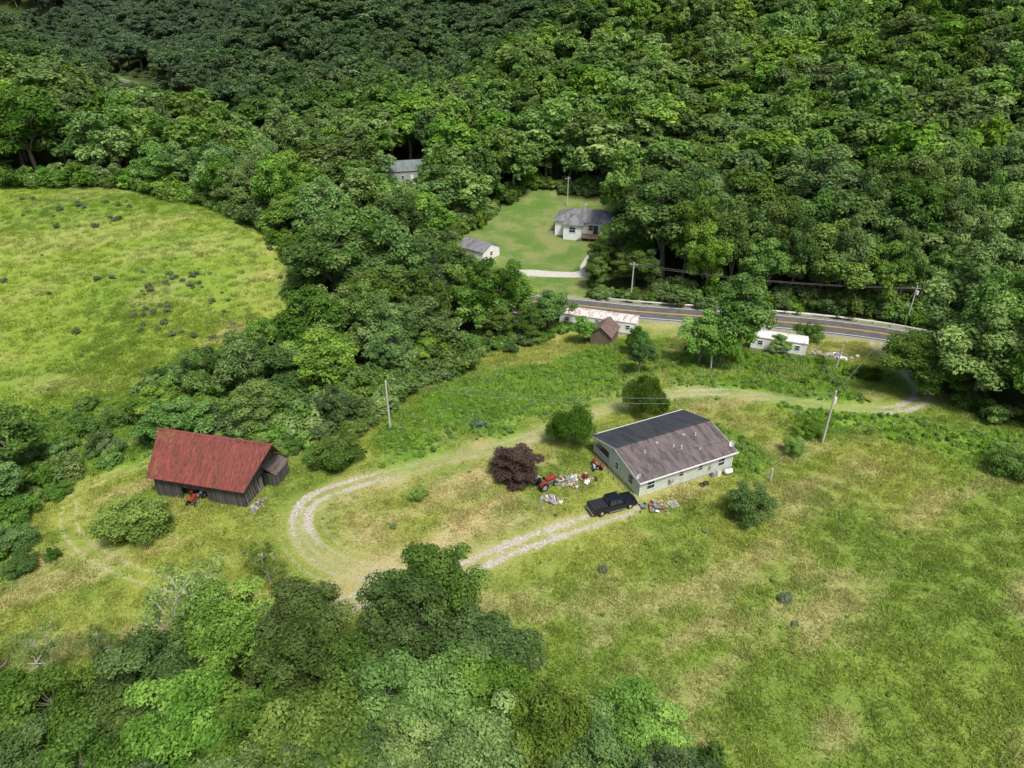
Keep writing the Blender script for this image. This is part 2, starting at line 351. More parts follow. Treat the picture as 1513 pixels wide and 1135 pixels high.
# ------------------------------------------------------------------ terrain
def axis(f0,f1,s,lo,hi,m0,m1,gr=1.05):
    def cap(x): return 6.5 if (m0<x<m1) else 45
    c=list(np.arange(f0,f1+1e-6,s)); d=s; x=f1
    while x<hi: d=min(d*gr,cap(x)); x+=d; c.append(x)
    d=s; x=f0; pre=[]
    while x>lo: d=min(d*gr,cap(x)); x-=d; pre.append(x)
    return np.array(pre[::-1]+c)
ax=axis(-70,74,.5,-1700,1700,-420,260); ay=axis(28,128,.5,-400,1800,-50,660)
X,Y=np.meshgrid(ax,ay); X=X.ravel();Y=Y.ravel(); Z=hgt(X,Y)
nx,ny=len(ax),len(ay); ii=np.arange(nx*ny).reshape(ny,nx)
Q=np.stack([ii[:-1,:-1],ii[:-1,1:],ii[1:,1:],ii[1:,:-1]],-1).reshape(-1,4)
gm=mesh_quads('terrain',np.c_[X,Y,Z],Q,None,[ground_mat()],None,True)
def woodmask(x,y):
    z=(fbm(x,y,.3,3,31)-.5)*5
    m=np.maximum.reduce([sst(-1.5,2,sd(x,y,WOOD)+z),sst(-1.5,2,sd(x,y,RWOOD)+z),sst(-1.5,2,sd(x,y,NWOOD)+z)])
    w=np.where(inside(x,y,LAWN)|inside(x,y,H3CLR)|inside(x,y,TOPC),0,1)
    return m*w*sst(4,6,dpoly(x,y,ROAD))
near=(np.abs(X)<260)&(Y>-10)&(Y<300)
def fill(f,default):
    o=np.full(len(X),float(default)); o[near]=f(X[near],Y[near]); return o
def dtrack(x,y): return np.minimum(dpoly(x,y,DRIVE),np.minimum(dpoly(x,y,LOOP),dpoly(x,y,LANE)))
A_={'lawn':fill(lambda x,y:sst(-.5,.5,sd(x,y,LAWN)),0),'wood':woodmask(X,Y),
'dt':fill(dtrack,50),'ts':fill(track_strength,0),
'dp':fill(lambda x,y:dpoly(x,y,BARNL),50),'dr':dpoly(X,Y,ROAD),'d2':fill(lambda x,y:dpoly(x,y,DRV2),50),
'worn':fill(lambda x,y:np.clip(sst(15,6,np.hypot(x+17,(y-58)*1.2)),0,1),0)}
for k,v in A_.items():
    a=gm.attributes.new(k,'FLOAT','POINT'); a.data.foreach_set('value',v.astype(np.float32))
a=gm.attributes.new('gcol','FLOAT_COLOR','POINT'); a.data.foreach_set('color',np.c_[gcol(X,Y),np.ones(len(X))].astype(np.float32).ravel())
ter=bpy.data.objects.new('terrain',gm); scene.collection.objects.link(ter)

# ------------------------------------------------------------------ object helpers
def link(o): scene.collection.objects.link(o); return o
def empty(name,x,y,rz=0,z=None):
    e=bpy.data.objects.new(name,None); e.location=(x,y,h1(x,y) if z is None else z); e.rotation_euler=(0,0,math.radians(rz)); return link(e)
def mk(name,V,F,mat,par,bevel=0,smooth=False):
    me=bpy.data.meshes.new(name); me.from_pydata([tuple(v) for v in V],[],[tuple(f) for f in F]); me.materials.append(mat)
    if smooth: me.polygons.foreach_set('use_smooth',[True]*len(me.polygons))
    me.update(); o=bpy.data.objects.new(name,me); link(o); o.parent=par
    if bevel:
        b=o.modifiers.new('bevel','BEVEL'); b.width=bevel; b.segments=2; b.limit_method='ANGLE'
    return o
BF=[(0,3,2,1),(4,5,6,7),(0,1,5,4),(1,2,6,5),(2,3,7,6),(3,0,4,7)]
def box(name,x0,x1,y0,y1,z0,z1,mat,par,bevel=0,top=None):
    V=[(x0,y0,z0),(x1,y0,z0),(x1,y1,z0),(x0,y1,z0)]
    if top: a,b,c,d=top; V+=[(a,c,z1),(b,c,z1),(b,d,z1),(a,d,z1)]
    else: V+=[(x0,y0,z1),(x1,y0,z1),(x1,y1,z1),(x0,y1,z1)]
    return mk(name,V,BF,mat,par,bevel)
def cyl(name,p0,p1,r0,r1,mat,par,seg=14,smooth=True):
    V,Q=tube([(p0,r0),(p1,r1)],seg); F=[tuple(q) for q in Q]+[tuple(range(seg))[::-1],tuple(range(seg,2*seg))]
    return mk(name,V,F,mat,par,0,False)
def prism(name,prof,y0,y1,mat,par,bevel=0):
    m=len(prof); V=[(a,y0,b) for a,b in prof]+[(a,y1,b) for a,b in prof]
    F=[tuple(range(m)),tuple(range(2*m-1,m-1,-1))]+[(i,i+m,(i+1)%m+m,(i+1)%m) for i in range(m)]
    return mk(name,V,F,mat,par,bevel)
def slab(name,P4,th,mat,par):
    V=[tuple(p) for p in P4]+[(p[0],p[1],p[2]-th) for p in P4]
    return mk(name,V,[(0,1,2,3),(7,6,5,4),(0,4,5,1),(1,5,6,2),(2,6,7,3),(3,7,4,0)],mat,par)

def siding(name,col,pitch=.2):
    m=newmat(name); t=NT(m); co=t.n('ShaderNodeTexCoord').outputs['Object']
    sp=t.n('ShaderNodeSeparateXYZ'); t.L(co,sp.inputs[0])
    fr=t.math('FRACT',t.math('DIVIDE',sp.outputs[2],pitch))
    dk=t.mr(fr,0,.14,.62,1.,True); nz=t.mr(t.noise(1.2,5,.6,co),.3,.7,.85,1.08,False)
    t.out(t.pbsdf(t.scale(col,t.math('MULTIPLY',dk,nz)),.6,0,t.bump(fr,.4,.02))); return m
def shingle(name,c0,c1,stain):
    m=newmat(name); t=NT(m); co=t.n('ShaderNodeTexCoord').outputs['Object']
    a=t.noise(14,3,.7,t.smap(co,(.5,1.6,1)))
    st=t.noise(.8,5,.7,t.smap(co,(1.6,.35,1)),.4)
    c=t.mix(t.mr(a,.35,.65),c0,c1); c=t.mix(t.math('MULTIPLY',t.mr(st,.42,.62),.85),c,stain)
    sp=t.n('ShaderNodeSeparateXYZ'); t.L(co,sp.inputs[0]); fr=t.math('FRACT',t.math('DIVIDE',sp.outputs[1],.3))
    c=t.mix(t.mr(fr,.1,0,0,.35),c,(.03,.03,.03))
    t.out(t.pbsdf(c,.9,0,t.bump(a,.4,.02))); return m
def rusty(name,base,rust,amt=.5,rough=.6,axis_=0,pitch=.6,streak=(1.4,.35,.35)):
    m=newmat(name); t=NT(m); co=t.n('ShaderNodeTexCoord').outputs['Object']
    n1=t.noise(.9,6,.72,t.smap(co,streak),.5); n2=t.noise(3,5,.75,t.smap(co,(1.5,.5,.5)))
    f=t.mr(t.math('ADD',n1,t.math('MULTIPLY',t.math('SUBTRACT',n2,.5),.6)),.62-amt*.35,.80-amt*.25)
    c=t.mix(f,base,rust); c=t.mix(t.mr(n2,.50,.68,0,.8),c,tuple(.35*q for q in rust)); c=t.mix(t.mr(n2,.44,.28,0,.45),c,tuple(min(1,q*1.5+.05) for q in base))
    sp=t.n('ShaderNodeSeparateXYZ'); t.L(co,sp.inputs[0]); fr=t.math('FRACT',t.math('DIVIDE',sp.outputs[axis_],pitch))
    c=t.mix(t.mr(fr,.1,0,0,.6),c,tuple(.3*q for q in rust))
    t.out(t.pbsdf(c,rough,0,t.bump(fr,.35,.03))); return m
def planks(name,c0,c1,axis_=0,pitch=.22):
    m=newmat(name); t=NT(m); co=t.n('ShaderNodeTexCoord').outputs['Object']
    sp=t.n('ShaderNodeSeparateXYZ'); t.L(co,sp.inputs[0]); u=t.math('DIVIDE',t.math('ADD',sp.outputs[0],sp.outputs[1]),pitch)
    fl=t.math('FLOOR',u); wn=t.n('ShaderNodeTexWhiteNoise',noise_dimensions='1D'); t.L(fl,wn.inputs['W'])
    c=t.mix(wn.outputs[0],c0,c1); g=t.noise(3,5,.7,t.smap(co,(3,3,.3))); c=t.mix(t.mr(g,.4,.75,0,.6),c,tuple(.35*q for q in c0))
    fr=t.math('FRACT',u); c=t.mix(t.mr(fr,.14,0,0,.95),c,(.006,.006,.006))
    t.out(t.pbsdf(c,.9,0,t.bump(g,.5,.02))); return m
WHITE=simple('white_paint',(.74,.74,.72),.5,0,.1,2); SAGE=siding('sage_siding',(.55,.58,.50)); WSID=siding('white_siding',(.82,.82,.81))
SH_BR=shingle('brown_shingles',(.120,.098,.096),(.175,.145,.140),(.062,.050,.050)); SH_GR=shingle('grey_shingles',(.17,.17,.18),(.24,.24,.25),(.11,.11,.115))
SH_CH=shingle('charcoal_shingles',(.036,.041,.048),(.056,.062,.070),(.028,.030,.034)); SH_GN=shingle('green_grey_shingles',(.13,.17,.16),(.19,.23,.22),(.10,.12,.12))
TRIM=simple('trim_white',(.68,.69,.66),.5,0,.1,2); GLASS=simple('window_glass',(.03,.04,.05),.12,0,.2,2,0,.6)
DECKW=simple('deck_wood',(.24,.165,.11),.85,0,.3,4,.3); GREYW=simple('grey_wood',(.23,.21,.19),.9,0,.3,4,.3)
CONC=simple('concrete',(.42,.41,.38),.9,0,.15,2,.2); RED=simple('red_enamel',(.26,.035,.024),.55,0,.35,3); BLK=simple('black_paint',(.007,.008,.010),.22,0,.2,1,0,.45)
TIRE=simple('tire_rubber',(.02,.02,.02),.9,0,.2,5); CHROME=simple('chrome',(.45,.45,.45),.3,.8,.1,3); TONN=simple('vinyl_cover',(.020,.022,.025),.6,0,.2,3)
GALV=simple('galvanised_steel',(.45,.46,.46),.5,.4,.15,3); BARNR=rusty('rusty_red_roof',(.235,.058,.048),(.150,.050,.034),.75); BARNW=planks('weathered_boards',(.060,.054,.050),(.135,.125,.115))
TRR=rusty('rusty_white_roof',(.66,.66,.63),(.42,.22,.14),.55); TRR2=rusty('pale_trailer_roof',(.70,.70,.67),(.40,.28,.20),.2); SHEDR=rusty('brown_shed_roof',(.19,.13,.11),(.13,.07,.055),.5)
OLDTIN=rusty('old_tin',(.13,.11,.10),(.10,.06,.04),.5)
DARK=simple('dark_interior',(.012,.011,.010),.95,0,.2,2); LAMP=simple('headlamp_lens',(.6,.62,.64),.15,0,.05,3); POLEW=simple('pole_wood',(.46,.43,.39),.9,0,.2,3,.3)
BLUE=simple('blue_plastic',(.05,.12,.3),.5); GREYP=simple('grey_scrap',(.28,.29,.30),.6,0,.3,4); TAN=simple('tan_cardboard',(.38,.28,.17),.8,0,.2,4); SKIRT=simple('block_skirting',(.36,.35,.32),.9,0,.2,3)

def window(par,nm,face,a,z0,w,h,wall,out=-1):
    d=.05*out
    lo,hi=sorted((wall,wall+d)); lo2,hi2=sorted((wall,wall+d*1.5))
    fr=[(a-w/2-.08,a-w/2,z0-.08,z0+h+.08),(a+w/2,a+w/2+.08,z0-.08,z0+h+.08),(a-w/2,a+w/2,z0+h,z0+h+.08),(a-w/2,a+w/2,z0-.08,z0),(a-w/2,a+w/2,z0+h/2-.025,z0+h/2+.025)]
    if face=='x':
        box(nm+'_glass',a-w/2,a+w/2,lo,hi,z0,z0+h,GLASS,par)
        for q,(p0,p1,r0,r1) in enumerate(fr): box(f'{nm}_frame_{q}',p0,p1,lo2,hi2,r0,r1,WHITE,par)
    else:
        box(nm+'_glass',lo,hi,a-w/2,a+w/2,z0,z0+h,GLASS,par)
        for q,(p0,p1,r0,r1) in enumerate(fr): box(f'{nm}_frame_{q}',lo2,hi2,p0,p1,r0,r1,WHITE,par)

# ------------------------------------------------------------------ main house
def dish(name,par,x,y,z,ry=20,rz=-120):
    e=bpy.data.objects.new(name,None); link(e); e.parent=par; e.location=(x,y,z)
    V=[];F=[];R=.42
    for i in range(4):
        for k in range(16):
            rr=R*(i+.2)/3.2; V.append((rr*math.cos(k*math.pi/8),rr*math.sin(k*math.pi/8)*1.1,.28*rr*rr/R))
    for i in range(3):
        for k in range(16): F.append((i*16+k,i*16+(k+1)%16,(i+1)*16+(k+1)%16,(i+1)*16+k))
    F.append(tuple(range(16))[::-1])
    o=mk('reflector',V,F,WHITE,e); o.location=(0,0,.55); o.rotation_euler=(math.radians(60),0,math.radians(rz))
    s=o.modifiers.new('t','SOLIDIFY'); s.thickness=.02
    cyl('mast',(0,0,0),(0,0,.55),.03,.03,GALV,e,8); 
    c=math.radians(rz-90); cyl('feed_arm',(0,0,.5),(.4*math.cos(c),.4*math.sin(c),.5),.015,.015,GALV,e,6)
H=empty('mobile_home',15.6,66.8,25.5,-.05)
L_,Wd,E=14.5,10.8,2.95; RG=5.5; RZ=4.35
def rz_(y): return E+(RZ-E)*(y/RG) if y<=RG else RZ-(RZ-E)*((y-RG)/(Wd-RG))
box('foundation',.04,L_-.04,.04,7.0,-.9,.45,SKIRT,H)
box('front_wall',0,L_,0,.12,.45,E,SAGE,H)
box('rear_wall',0,L_,6.9,7.02,.45,rz_(7)-.14,SAGE,H)
for nm,x0 in (('gable_wall_left',0),('gable_wall_right',L_-.12)):
    pr=[(.12,.45),(6.9,.45),(6.9,rz_(6.9)-.14),(RG,RZ-.14),(.12,rz_(.12)-.14)]
    m=len(pr);V=[(x0,a,b) for a,b in pr]+[(x0+.12,a,b) for a,b in pr]
    mk(nm,V,[tuple(range(m))[::-1],tuple(range(m,2*m))]+[(i,(i+1)%m,(i+1)%m+m,i+m) for i in range(m)],SAGE,H)
for nm,x0 in (('porch_gable_left',0),('porch_gable_right',L_-.12)):
    pr=[(7.03,2.55),(Wd-.15,2.55),(Wd-.15,rz_(Wd-.15)-.14),(7.03,rz_(7.03)-.14)]
    m=len(pr);V=[(x0,a,b) for a,b in pr]+[(x0+.1,a,b) for a,b in pr]
    mk(nm,V,[tuple(range(m))[::-1],tuple(range(m,2*m))]+[(i,(i+1)%m,(i+1)%m+m,i+m) for i in range(m)],SAGE,H)
o=.35
slab('roof_front',[(-o,-o,E-.09),(L_+o,-o,E-.09),(L_+o,RG,RZ),(-o,RG,RZ)],.12,SH_BR,H)
slab('roof_rear',[(-o,RG+.003,RZ),(L_+o,RG+.003,RZ),(L_+o,Wd+.2,E-.05),(-o,Wd+.2,E-.05)],.12,SH_CH,H)
box('ridge_cap',-o-.01,L_+o+.01,RG-.13,RG+.13,RZ-.02,RZ+.035,SH_CH,H)
for k in range(11):
    x=.4+k*1.36
    if x<L_: mk(f'roof_seam_{k}',[(x,-o+.02,E-.083),(x+.035,-o+.02,E-.083),(x+.035,RG-.15,RZ-.03),(x,RG-.15,RZ-.03),(x,-o+.02,E-.065),(x+.035,-o+.02,E-.065),(x+.035,RG-.15,RZ-.012),(x,RG-.15,RZ-.012)],BF,SH_BR,H)
box('front_gutter',-o,L_+o,-o-.12,-o-.005,E-.24,E-.07,TRIM,H)
box('rear_gutter',-o,L_+o,Wd+.205,Wd+.32,E-.2,E-.05,TRIM,H)
for nm,x in (('left_rake',-o-.035),('right_rake',L_+o+.003)):
    V=[(x,-o,E-.26),(x+.03,-o,E-.26),(x+.03,-o,E-.07),(x,-o,E-.07),(x,RG,RZ-.17),(x+.03,RG,RZ-.17),(x+.03,RG,RZ+.02),(x,RG,RZ+.02)]
    mk(nm+'_front',V,BF,TRIM,H)
    V=[(x,RG+.002,RZ-.17),(x+.03,RG+.002,RZ-.17),(x+.03,RG+.002,RZ+.02),(x,RG+.002,RZ+.02),(x,Wd+.2,E-.22),(x+.03,Wd+.2,E-.22),(x+.03,Wd+.2,E-.03),(x,Wd+.2,E-.03)]
    mk(nm+'_rear',V,BF,TRIM,H)
for k,(a,w,h) in enumerate([(1.6,1.1,1.2),(6.2,.7,.9),(9.2,.7,.7),(12.6,1.0,1.1)]): window(H,f'window_{k}','x',a,1.25 if h>1 else 1.6,w,h,0)
window(H,'gable_window_a','y',1.9,1.25,1.0,1.2,0); window(H,'gable_window_b','y',5.0,1.4,.7,.9,0)
box('air_conditioner',4.3,4.9,-.35,-.002,1.3,1.75,GREYP,H,.02)
for k,x in enumerate((0,L_-.1)): box(f'corner_trim_{k}',x-.01,x+.11,-.03,-.002,.45,E-.25,TRIM,H)
box('electric_meter',10.6,10.9,-.16,-.002,1.2,1.75,GREYP,H,.02); cyl('meter_mast',(10.75,-.1,1.75),(10.75,-.1,2.7),.03,.03,GALV,H,8)
for k,(x,y,rr,hh) in enumerate([(3.0,3.6,.05,.4),(7.2,3.2,.05,.35),(8.0,2.6,.06,.45),(11.2,3.9,.05,.4),(10.3,1.7,.05,.3)]):
    z=rz_(y); cyl(f'vent_pipe_{k}',(x,y,z-.1),(x,y,z+hh),rr,rr,WHITE,H,10); cyl(f'vent_flashing_{k}',(x,y,z-.08),(x,y,z+.07),.16,.09,GALV,H,10)
for k,(x,y) in enumerate([(5.4,4.4),(9.6,4.4)]): box(f'box_vent_{k}',x-.2,x+.2,y-.2,y+.2,rz_(y)-.05,rz_(y)+.16,GREYP,H,.03)
dish('satellite_dish_a',H,-.15,.1,E+.0); dish('satellite_dish_b',H,L_+.1,.6,E+.1,rz=-100)
box('porch_deck',-.1,L_,7.03,Wd,.42,.55,DECKW,H)
for k,x in enumerate(np.linspace(.05,L_-.15,6)): box(f'porch_post_{k}',x,x+.12,Wd-.2,Wd-.08,-.9,2.85,TRIM,H)
box('porch_lattice',-.08,-.04,7.05,Wd-.05,-.8,.41,GREYW,H)
box('rail_top_left',-.02,.06,7.1,Wd-.22,1.4,1.47,TRIM,H); box('rail_low_left',-.02,.06,7.1,Wd-.22,.68,.73,TRIM,H)
for k in range(22): box(f'baluster_{k}',0,.04,7.2+k*.158,7.24+k*.158,.73,1.4,TRIM,H)
box('rail_top_back',.2,L_-.2,Wd-.17,Wd-.1,1.4,1.47,TRIM,H)
for k in range(70): box(f'back_baluster_{k}',.3+k*.2,.34+k*.2,Wd-.155,Wd-.115,.55,1.4,TRIM,H)
for k in range(4): box(f'side_step_{k}',-1.5+.3*k,-1.2+.3*k,7.4,8.6,-.4,-.05+.13*k,GREYW,H)
box('porch_door',3,3.9,7.021,7.07,.56,2.6,WHITE,H)
box('gable_walk',-1.0,-.06,1.6,6.8,-.35,.12,DECKW,H)
for k in range(5): box(f'gable_rail_post_{k}',-1.0,-.92,1.7+k*1.24,1.78+k*1.24,.12,1.0,GREYW,H)
box('gable_rail',-1.0,-.92,1.65,6.8,1.0,1.07,GREYW,H)

# ------------------------------------------------------------------ barn
B=empty('old_barn',-33.0,66.8,-13+180,-1.6)
BL,BW,BE,BR=12.6,7.6,3.4,7.6
def bw(nm,x0,x1,y0,y1,z0,z1,mat=BARNW): box(nm,x0,x1,y0,y1,z0,z1,mat,B)
bw('near_wall_upper',0,BL,-.12,0,1.9,BE+.25); bw('near_wall_low_a',0,5.2,-.12,0,-.6,1.897); bw('near_wall_low_b',8.9,BL,-.12,0,-.6,1.897)
bw('far_wall',0,BL,-BW,-BW+.12,-.8,BE+.25)
for nm,x0 in (('gable_right',0),('gable_left',BL-.12)):
    pr=[(-.125,-.6),(-.125,BE+.2),(-BW/2,BR-.2),(-BW+.125,BE+.2),(-BW+.125,-.6)]
    m=len(pr);V=[(x0,a,b) for a,b in pr]+[(x0+.12,a,b) for a,b in pr]
    mk(nm,V,[tuple(range(m)),tuple(range(2*m-1,m-1,-1))]+[(i,i+m,(i+1)%m+m,(i+1)%m) for i in range(m)],BARNW,B)
box('loft_opening',-.03,-.004,-BW/2-.9,-BW/2+.8,4.2,6.0,DARK,B); box('gable_door',-.03,-.004,-BW/2-1.5,-BW/2+.4,-.4,2.3,DARK,B); box('door_board',-.08,-.032,-BW/2-.2,-BW/2+.5,-.3,2.2,GREYW,B)
box('dark_bay',5.2,8.9,-3.2,-3.1,-.6,1.9,DARK,B)
ov=.55; sl=(BR-BE)/(BW/2); ye=BE-ov*sl+.35
slab('roof_near',[(-.5,ov,ye),(-2.7,-BW/2,BR+.1),(BL+.6,-BW/2,BR+.1),(BL+.5,ov,ye)],.1,BARNR,B)
slab('roof_far',[(-.5,-BW-ov,ye),(BL+.5,-BW-ov,ye),(BL+.6,-BW/2-.003,BR+.1),(-2.7,-BW/2-.003,BR+.1)],.1,BARNR,B)
mk('ridge_cap',[(-2.75,-BW/2+.2,BR-.02),(BL+.65,-BW/2+.2,BR-.02),(BL+.65,-BW/2,BR+.2),(-2.75,-BW/2,BR+.2),(BL+.65,-BW/2-.2,BR-.02),(-2.75,-BW/2-.2,BR-.02)],[(0,1,2,3),(3,2,4,5)],BARNR,B)
mk('hay_hood_end',[(-1.0,-1.4,BR-2.4),(-2.45,-BW/2,BR-.05),(-1.0,-BW+1.4,BR-2.4)],[(0,1,2)],BARNW,B)
slab('lean_to_roof',[(-1.9,-4.4,2.3),(-.01,-4.4,3.3),(-.01,-BW-.2,3.3),(-1.9,-BW-.2,2.3)],.08,OLDTIN,B)
box('lean_to_wall',-1.8,-1.7,-BW,-4.5,-.6,2.25,BARNW,B); box('lean_to_side',-1.7,-.01,-4.6,-4.5,-.6,2.3,BARNW,B); box('lean_to_back',-1.7,-.01,-BW,-BW+.1,-.6,2.3,BARNW,B)
for k in range(7): 
    a=random.uniform(-.1,.1); mk(f'loose_board_{k}',[(-.1-.4*random.random(),-.3-k*.45,-.5),(-.1-.4*random.random(),-.12-k*.45,-.5),(-.02,-.12-k*.45+a,2.0+random.random()),(-.02,-.3-k*.45+a,2.0+random.random())],[(0,1,2,3)],GREYW,B)
PATCH=rusty('rusted_patch',(.22,.085,.045),(.15,.05,.03),.6)
def rp(u,v,dz): return (u,ov+(-BW/2-ov)*v,ye+(BR+.1-ye)*v+dz)
for k,(u,v,w,h) in enumerate([(10.6,.74,2.2,.24),(11.6,.05,.8,.35)]):
    slab(f'roof_patch_{k}',[rp(u,v,.03),rp(u,v+h,.03),rp(u+w,v+h,.03),rp(u+w,v,.03)][::-1],.02,PATCH,B)

# ------------------------------------------------------------------ pickup truck
def wheel(nm,par,x,y,r,w,rim=CHROME):
    s=1 if y>0 else -1
    V,Qd=tube([((x,y-w/2,r),r*.9),((x,y-w/2+.04,r),r),((x,y+w/2-.04,r),r),((x,y+w/2,r),r*.9)],20)
    mk(nm+'_tire',V,[tuple(q) for q in Qd]+[tuple(range(20))[::-1],tuple(range(60,80))],TIRE,par)
    cyl(nm+'_rim',(x,y+s*(w/2-.02),r),(x,y+s*(w/2+.015),r),r*.58,r*.5,rim,par,12)
T=empty('pickup_truck',12.05,64.75,21)
prof=[(-2.95,.5),(-2.95,1.18)]+[(-.95,1.18),(-.9,1.16),(1.15,1.16),(1.3,1.2),(2.6,1.1),(2.88,1.0),(2.95,.5)]
low=[(2.4,.42)]+[(1.95+.46*math.cos(math.pi*i/8),.42+.46*math.sin(math.pi*i/8)) for i in range(1,8)]+[(1.49,.42),(-1.35,.42)]+[(-1.85+.46*math.cos(math.pi*i/8),.42+.46*math.sin(math.pi*i/8)) for i in range(0,8)]+[(-2.31,.42),(-2.6,.5)]
prism('body',prof+low,-.98,.98,BLK,T,.04)
box('cab',-.95,1.3,-.93,.93,1.165,1.86,BLK,T,.05,(-.75,.62,-.72,.72))
mk('windshield',[(1.235,-.78,1.27),(1.235,.78,1.27),(.72,.66,1.80),(.72,-.66,1.80)],[(0,1,2,3)],GLASS,T)
mk('rear_window',[(-.945,-.7,1.30),(-.80,-.62,1.76),(-.80,.62,1.76),(-.945,.7,1.30)],[(0,1,2,3)],GLASS,T)
for s,nm in ((-1,'right'),(1,'left')):
    mk(f'{nm}_front_window',[(.15,s*.925,1.25),(1.02,s*.925,1.25),(.62,s*.775,1.77),(.15,s*.775,1.77)],[(0,1,2,3)],GLASS,T)
    mk(f'{nm}_rear_window',[(-.78,s*.925,1.25),(.07,s*.925,1.25),(.07,s*.775,1.77),(-.68,s*.775,1.77)],[(0,1,2,3)],GLASS,T)
    box(f'{nm}_mirror',1.0,1.15,s*1.12-.12,s*1.12+.12,1.2,1.42,BLK,T,.03)
    box(f'{nm}_running_board',-.9,1.3,s*1.0-.09,s*1.0+.09,.36,.42,CHROME,T,.01)
    box(f'{nm}_headlamp',2.8,2.965,s*.78-.17,s*.78+.17,.78,.95,LAMP,T,.02)
    box(f'{nm}_tail_lamp',-2.97,-2.9,s*.88-.08,s*.88+.08,.75,1.1,RED,T,.01)
    for wx in (1.95,-1.85): wheel(f'{nm}_wheel_{"front" if wx>0 else "rear"}',T,wx,s*.88,.40,.26)
box('bed_cover',-2.86,-1.0,-.86,.86,1.185,1.235,TONN,T,.02)
for k in range(3): box(f'cover_rib_{k}',-2.4+k*.5,-2.36+k*.5,-.84,.84,1.236,1.25,BLK,T)
box('hood_bulge',1.45,2.6,-.5,.5,1.12,1.19,BLK,T,.03); box('grille',2.93,2.985,-.55,.55,.68,.95,CHROME,T,.02); box('front_bumper',2.9,3.08,-.95,.95,.45,.64,CHROME,T,.04); box('rear_bumper',-3.08,-2.93,-.9,.9,.45,.62,CHROME,T,.03)
box('chassis',-2.6,2.6,-.7,.7,.3,.5,DARK,T)

# ------------------------------------------------------------------ tractors
def tractor(name,x,y,rz,s=1.):
    t=empty(name,x,y,rz); t.scale=(s,s,s)
    box('hood',.25,1.65,-.3,.3,.75,1.2,RED,t,.07); box('grille',1.655,1.72,-.25,.25,.72,1.12,BLK,t,.02); box('chassis',-.7,1.6,-.2,.2,.45,.75,GREYP,t,.03)
    box('rear_axle',-.65,-.35,-.7,.7,.5,.75,BLK,t,.02); box('seat_pan',-.75,-.3,-.25,.25,.95,1.05,BLK,t,.04); box('seat_back',-.82,-.72,-.25,.25,1.05,1.4,BLK,t,.03)
    cyl('steering_column',(.2,0,1.1),(-.05,0,1.4),.03,.03,BLK,t,8); cyl('steering_wheel',(-.05,0,1.4),(-.07,0,1.42),.2,.2,BLK,t,14); cyl('exhaust',(1.1,.15,1.2),(1.1,.15,1.85),.035,.035,BLK,t,8)
    for s_ in (-1,1):
        wheel(f'rear_wheel_{"l" if s_>0 else "r"}',t,-.5,s_*.75,.62,.34,GREYP); wheel(f'front_wheel_{"l" if s_>0 else "r"}',t,1.35,s_*.6,.34,.2,GREYP)
        pr=[(-1.1,.95),(-1.0,1.25),(-.75,1.38),(-.25,1.38),(.05,1.2),(.05,1.14),(-.28,1.31),(-.73,1.31),(-.95,1.2),(-1.04,.95)]
        prism(f'fender_{"l" if s_>0 else "r"}',pr,min(s_*.5,s_*.88),max(s_*.5,s_*.88),GREYP if s_>0 else RED,t)
    return t
tractor('farm_tractor',4.0,68.9,35,1.0); tractor('farm_tractor',-39.8,68.6,-100,.95); tractor('riding_mower',11.0,72.6,100,.72)

def junk(name,x,y,rx,ry,n,mats,seed,mx=.9,flat=.5):
    r=random.Random(seed); e=empty(name,x,y,0)
    me=bpy.data.meshes.new('items'); V=[];F=[];MI=[]
    for i in range(n):
        px,py=r.gauss(0,rx*.45),r.gauss(0,ry*.45); k=math.exp(-(px/rx)**2-(py/ry)**2)
        sx,sy,sz=r.uniform(.12,mx),r.uniform(.08,mx*.6),r.uniform(.04,flat)
        M_=Matrix.Translation((px,py,h1(x+px,y+py)-e.location.z+r.uniform(.05,.45)*k+sz/2))@Matrix.Rotation(r.uniform(0,6.28),4,'Z')@Matrix.Rotation(r.gauss(0,.3),4,'X')@Matrix.Rotation(r.gauss(0,.3),4,'Y')
        b=len(V); typ=r.random()
        if typ<.6: pts=[(a*sx/2*(1 if c<0 else r.uniform(.6,1)),bb*sy/2,c*sz/2) for c in(-1,1) for a,bb in((-1,-1),(1,-1),(1,1),(-1,1))]; fs=BF
        else:
            q=8; pts=[(sy/2*math.cos(j*math.pi/4),sy/2*math.sin(j*math.pi/4),c*sz/2) for c in(-1,1) for j in range(q)]
            fs=[tuple(range(q))[::-1],tuple(range(q,2*q))]+[(j,(j+1)%q,(j+1)%q+q,j+q) for j in range(q)]
        V+=[tuple(M_@Vector(p)) for p in pts]; F+=[tuple(b+j for j in f) for f in fs]; mi=r.randrange(len(mats)); MI+=[mi]*len(fs)
    me.from_pydata(V,[],F)
    for m in mats: me.materials.append(m)
    me.polygons.foreach_set('material_index',MI); me.update(); o=bpy.data.objects.new('items',me); link(o); o.parent=e
    return e
junk('scrap_pile',7.6,69.9,2.0,1.5,80,[WHITE,GREYP,GREYP,TAN,GALV,GREYW,GREYW],1,.7,.3)
junk('scrap_pile',4.9,66.1,1.5,1.0,45,[GREYP,WHITE,TAN,GREYW,GREYW,GALV],2,1.0,.22)
junk('scrap_pile',17.0,64.4,1.8,1.1,55,[WHITE,GREYP,TAN,BLK,GREYP,GREYW,BLUE,TAN,GREYW,RED],3,.6,.4)
junk('scrap_pile',5.6,69.7,1.0,.8,14,[GREYW,GREYP,BLK,RED],4,.7,.4)
junk('scrap_pile',9.7,69.8,.8,.6,12,[WHITE,GREYP,BLK],9,.6,.4)
junk('scrap_pile',-31.6,66.9,.8,1.4,16,[GREYP,GREYW,GREYW,TAN],5,1.1,.2)
junk('scrap_pile',59,111,2.6,2.0,40,[GREYP,WHITE,GREYW,TAN,GREYP],6,1.6,.5)
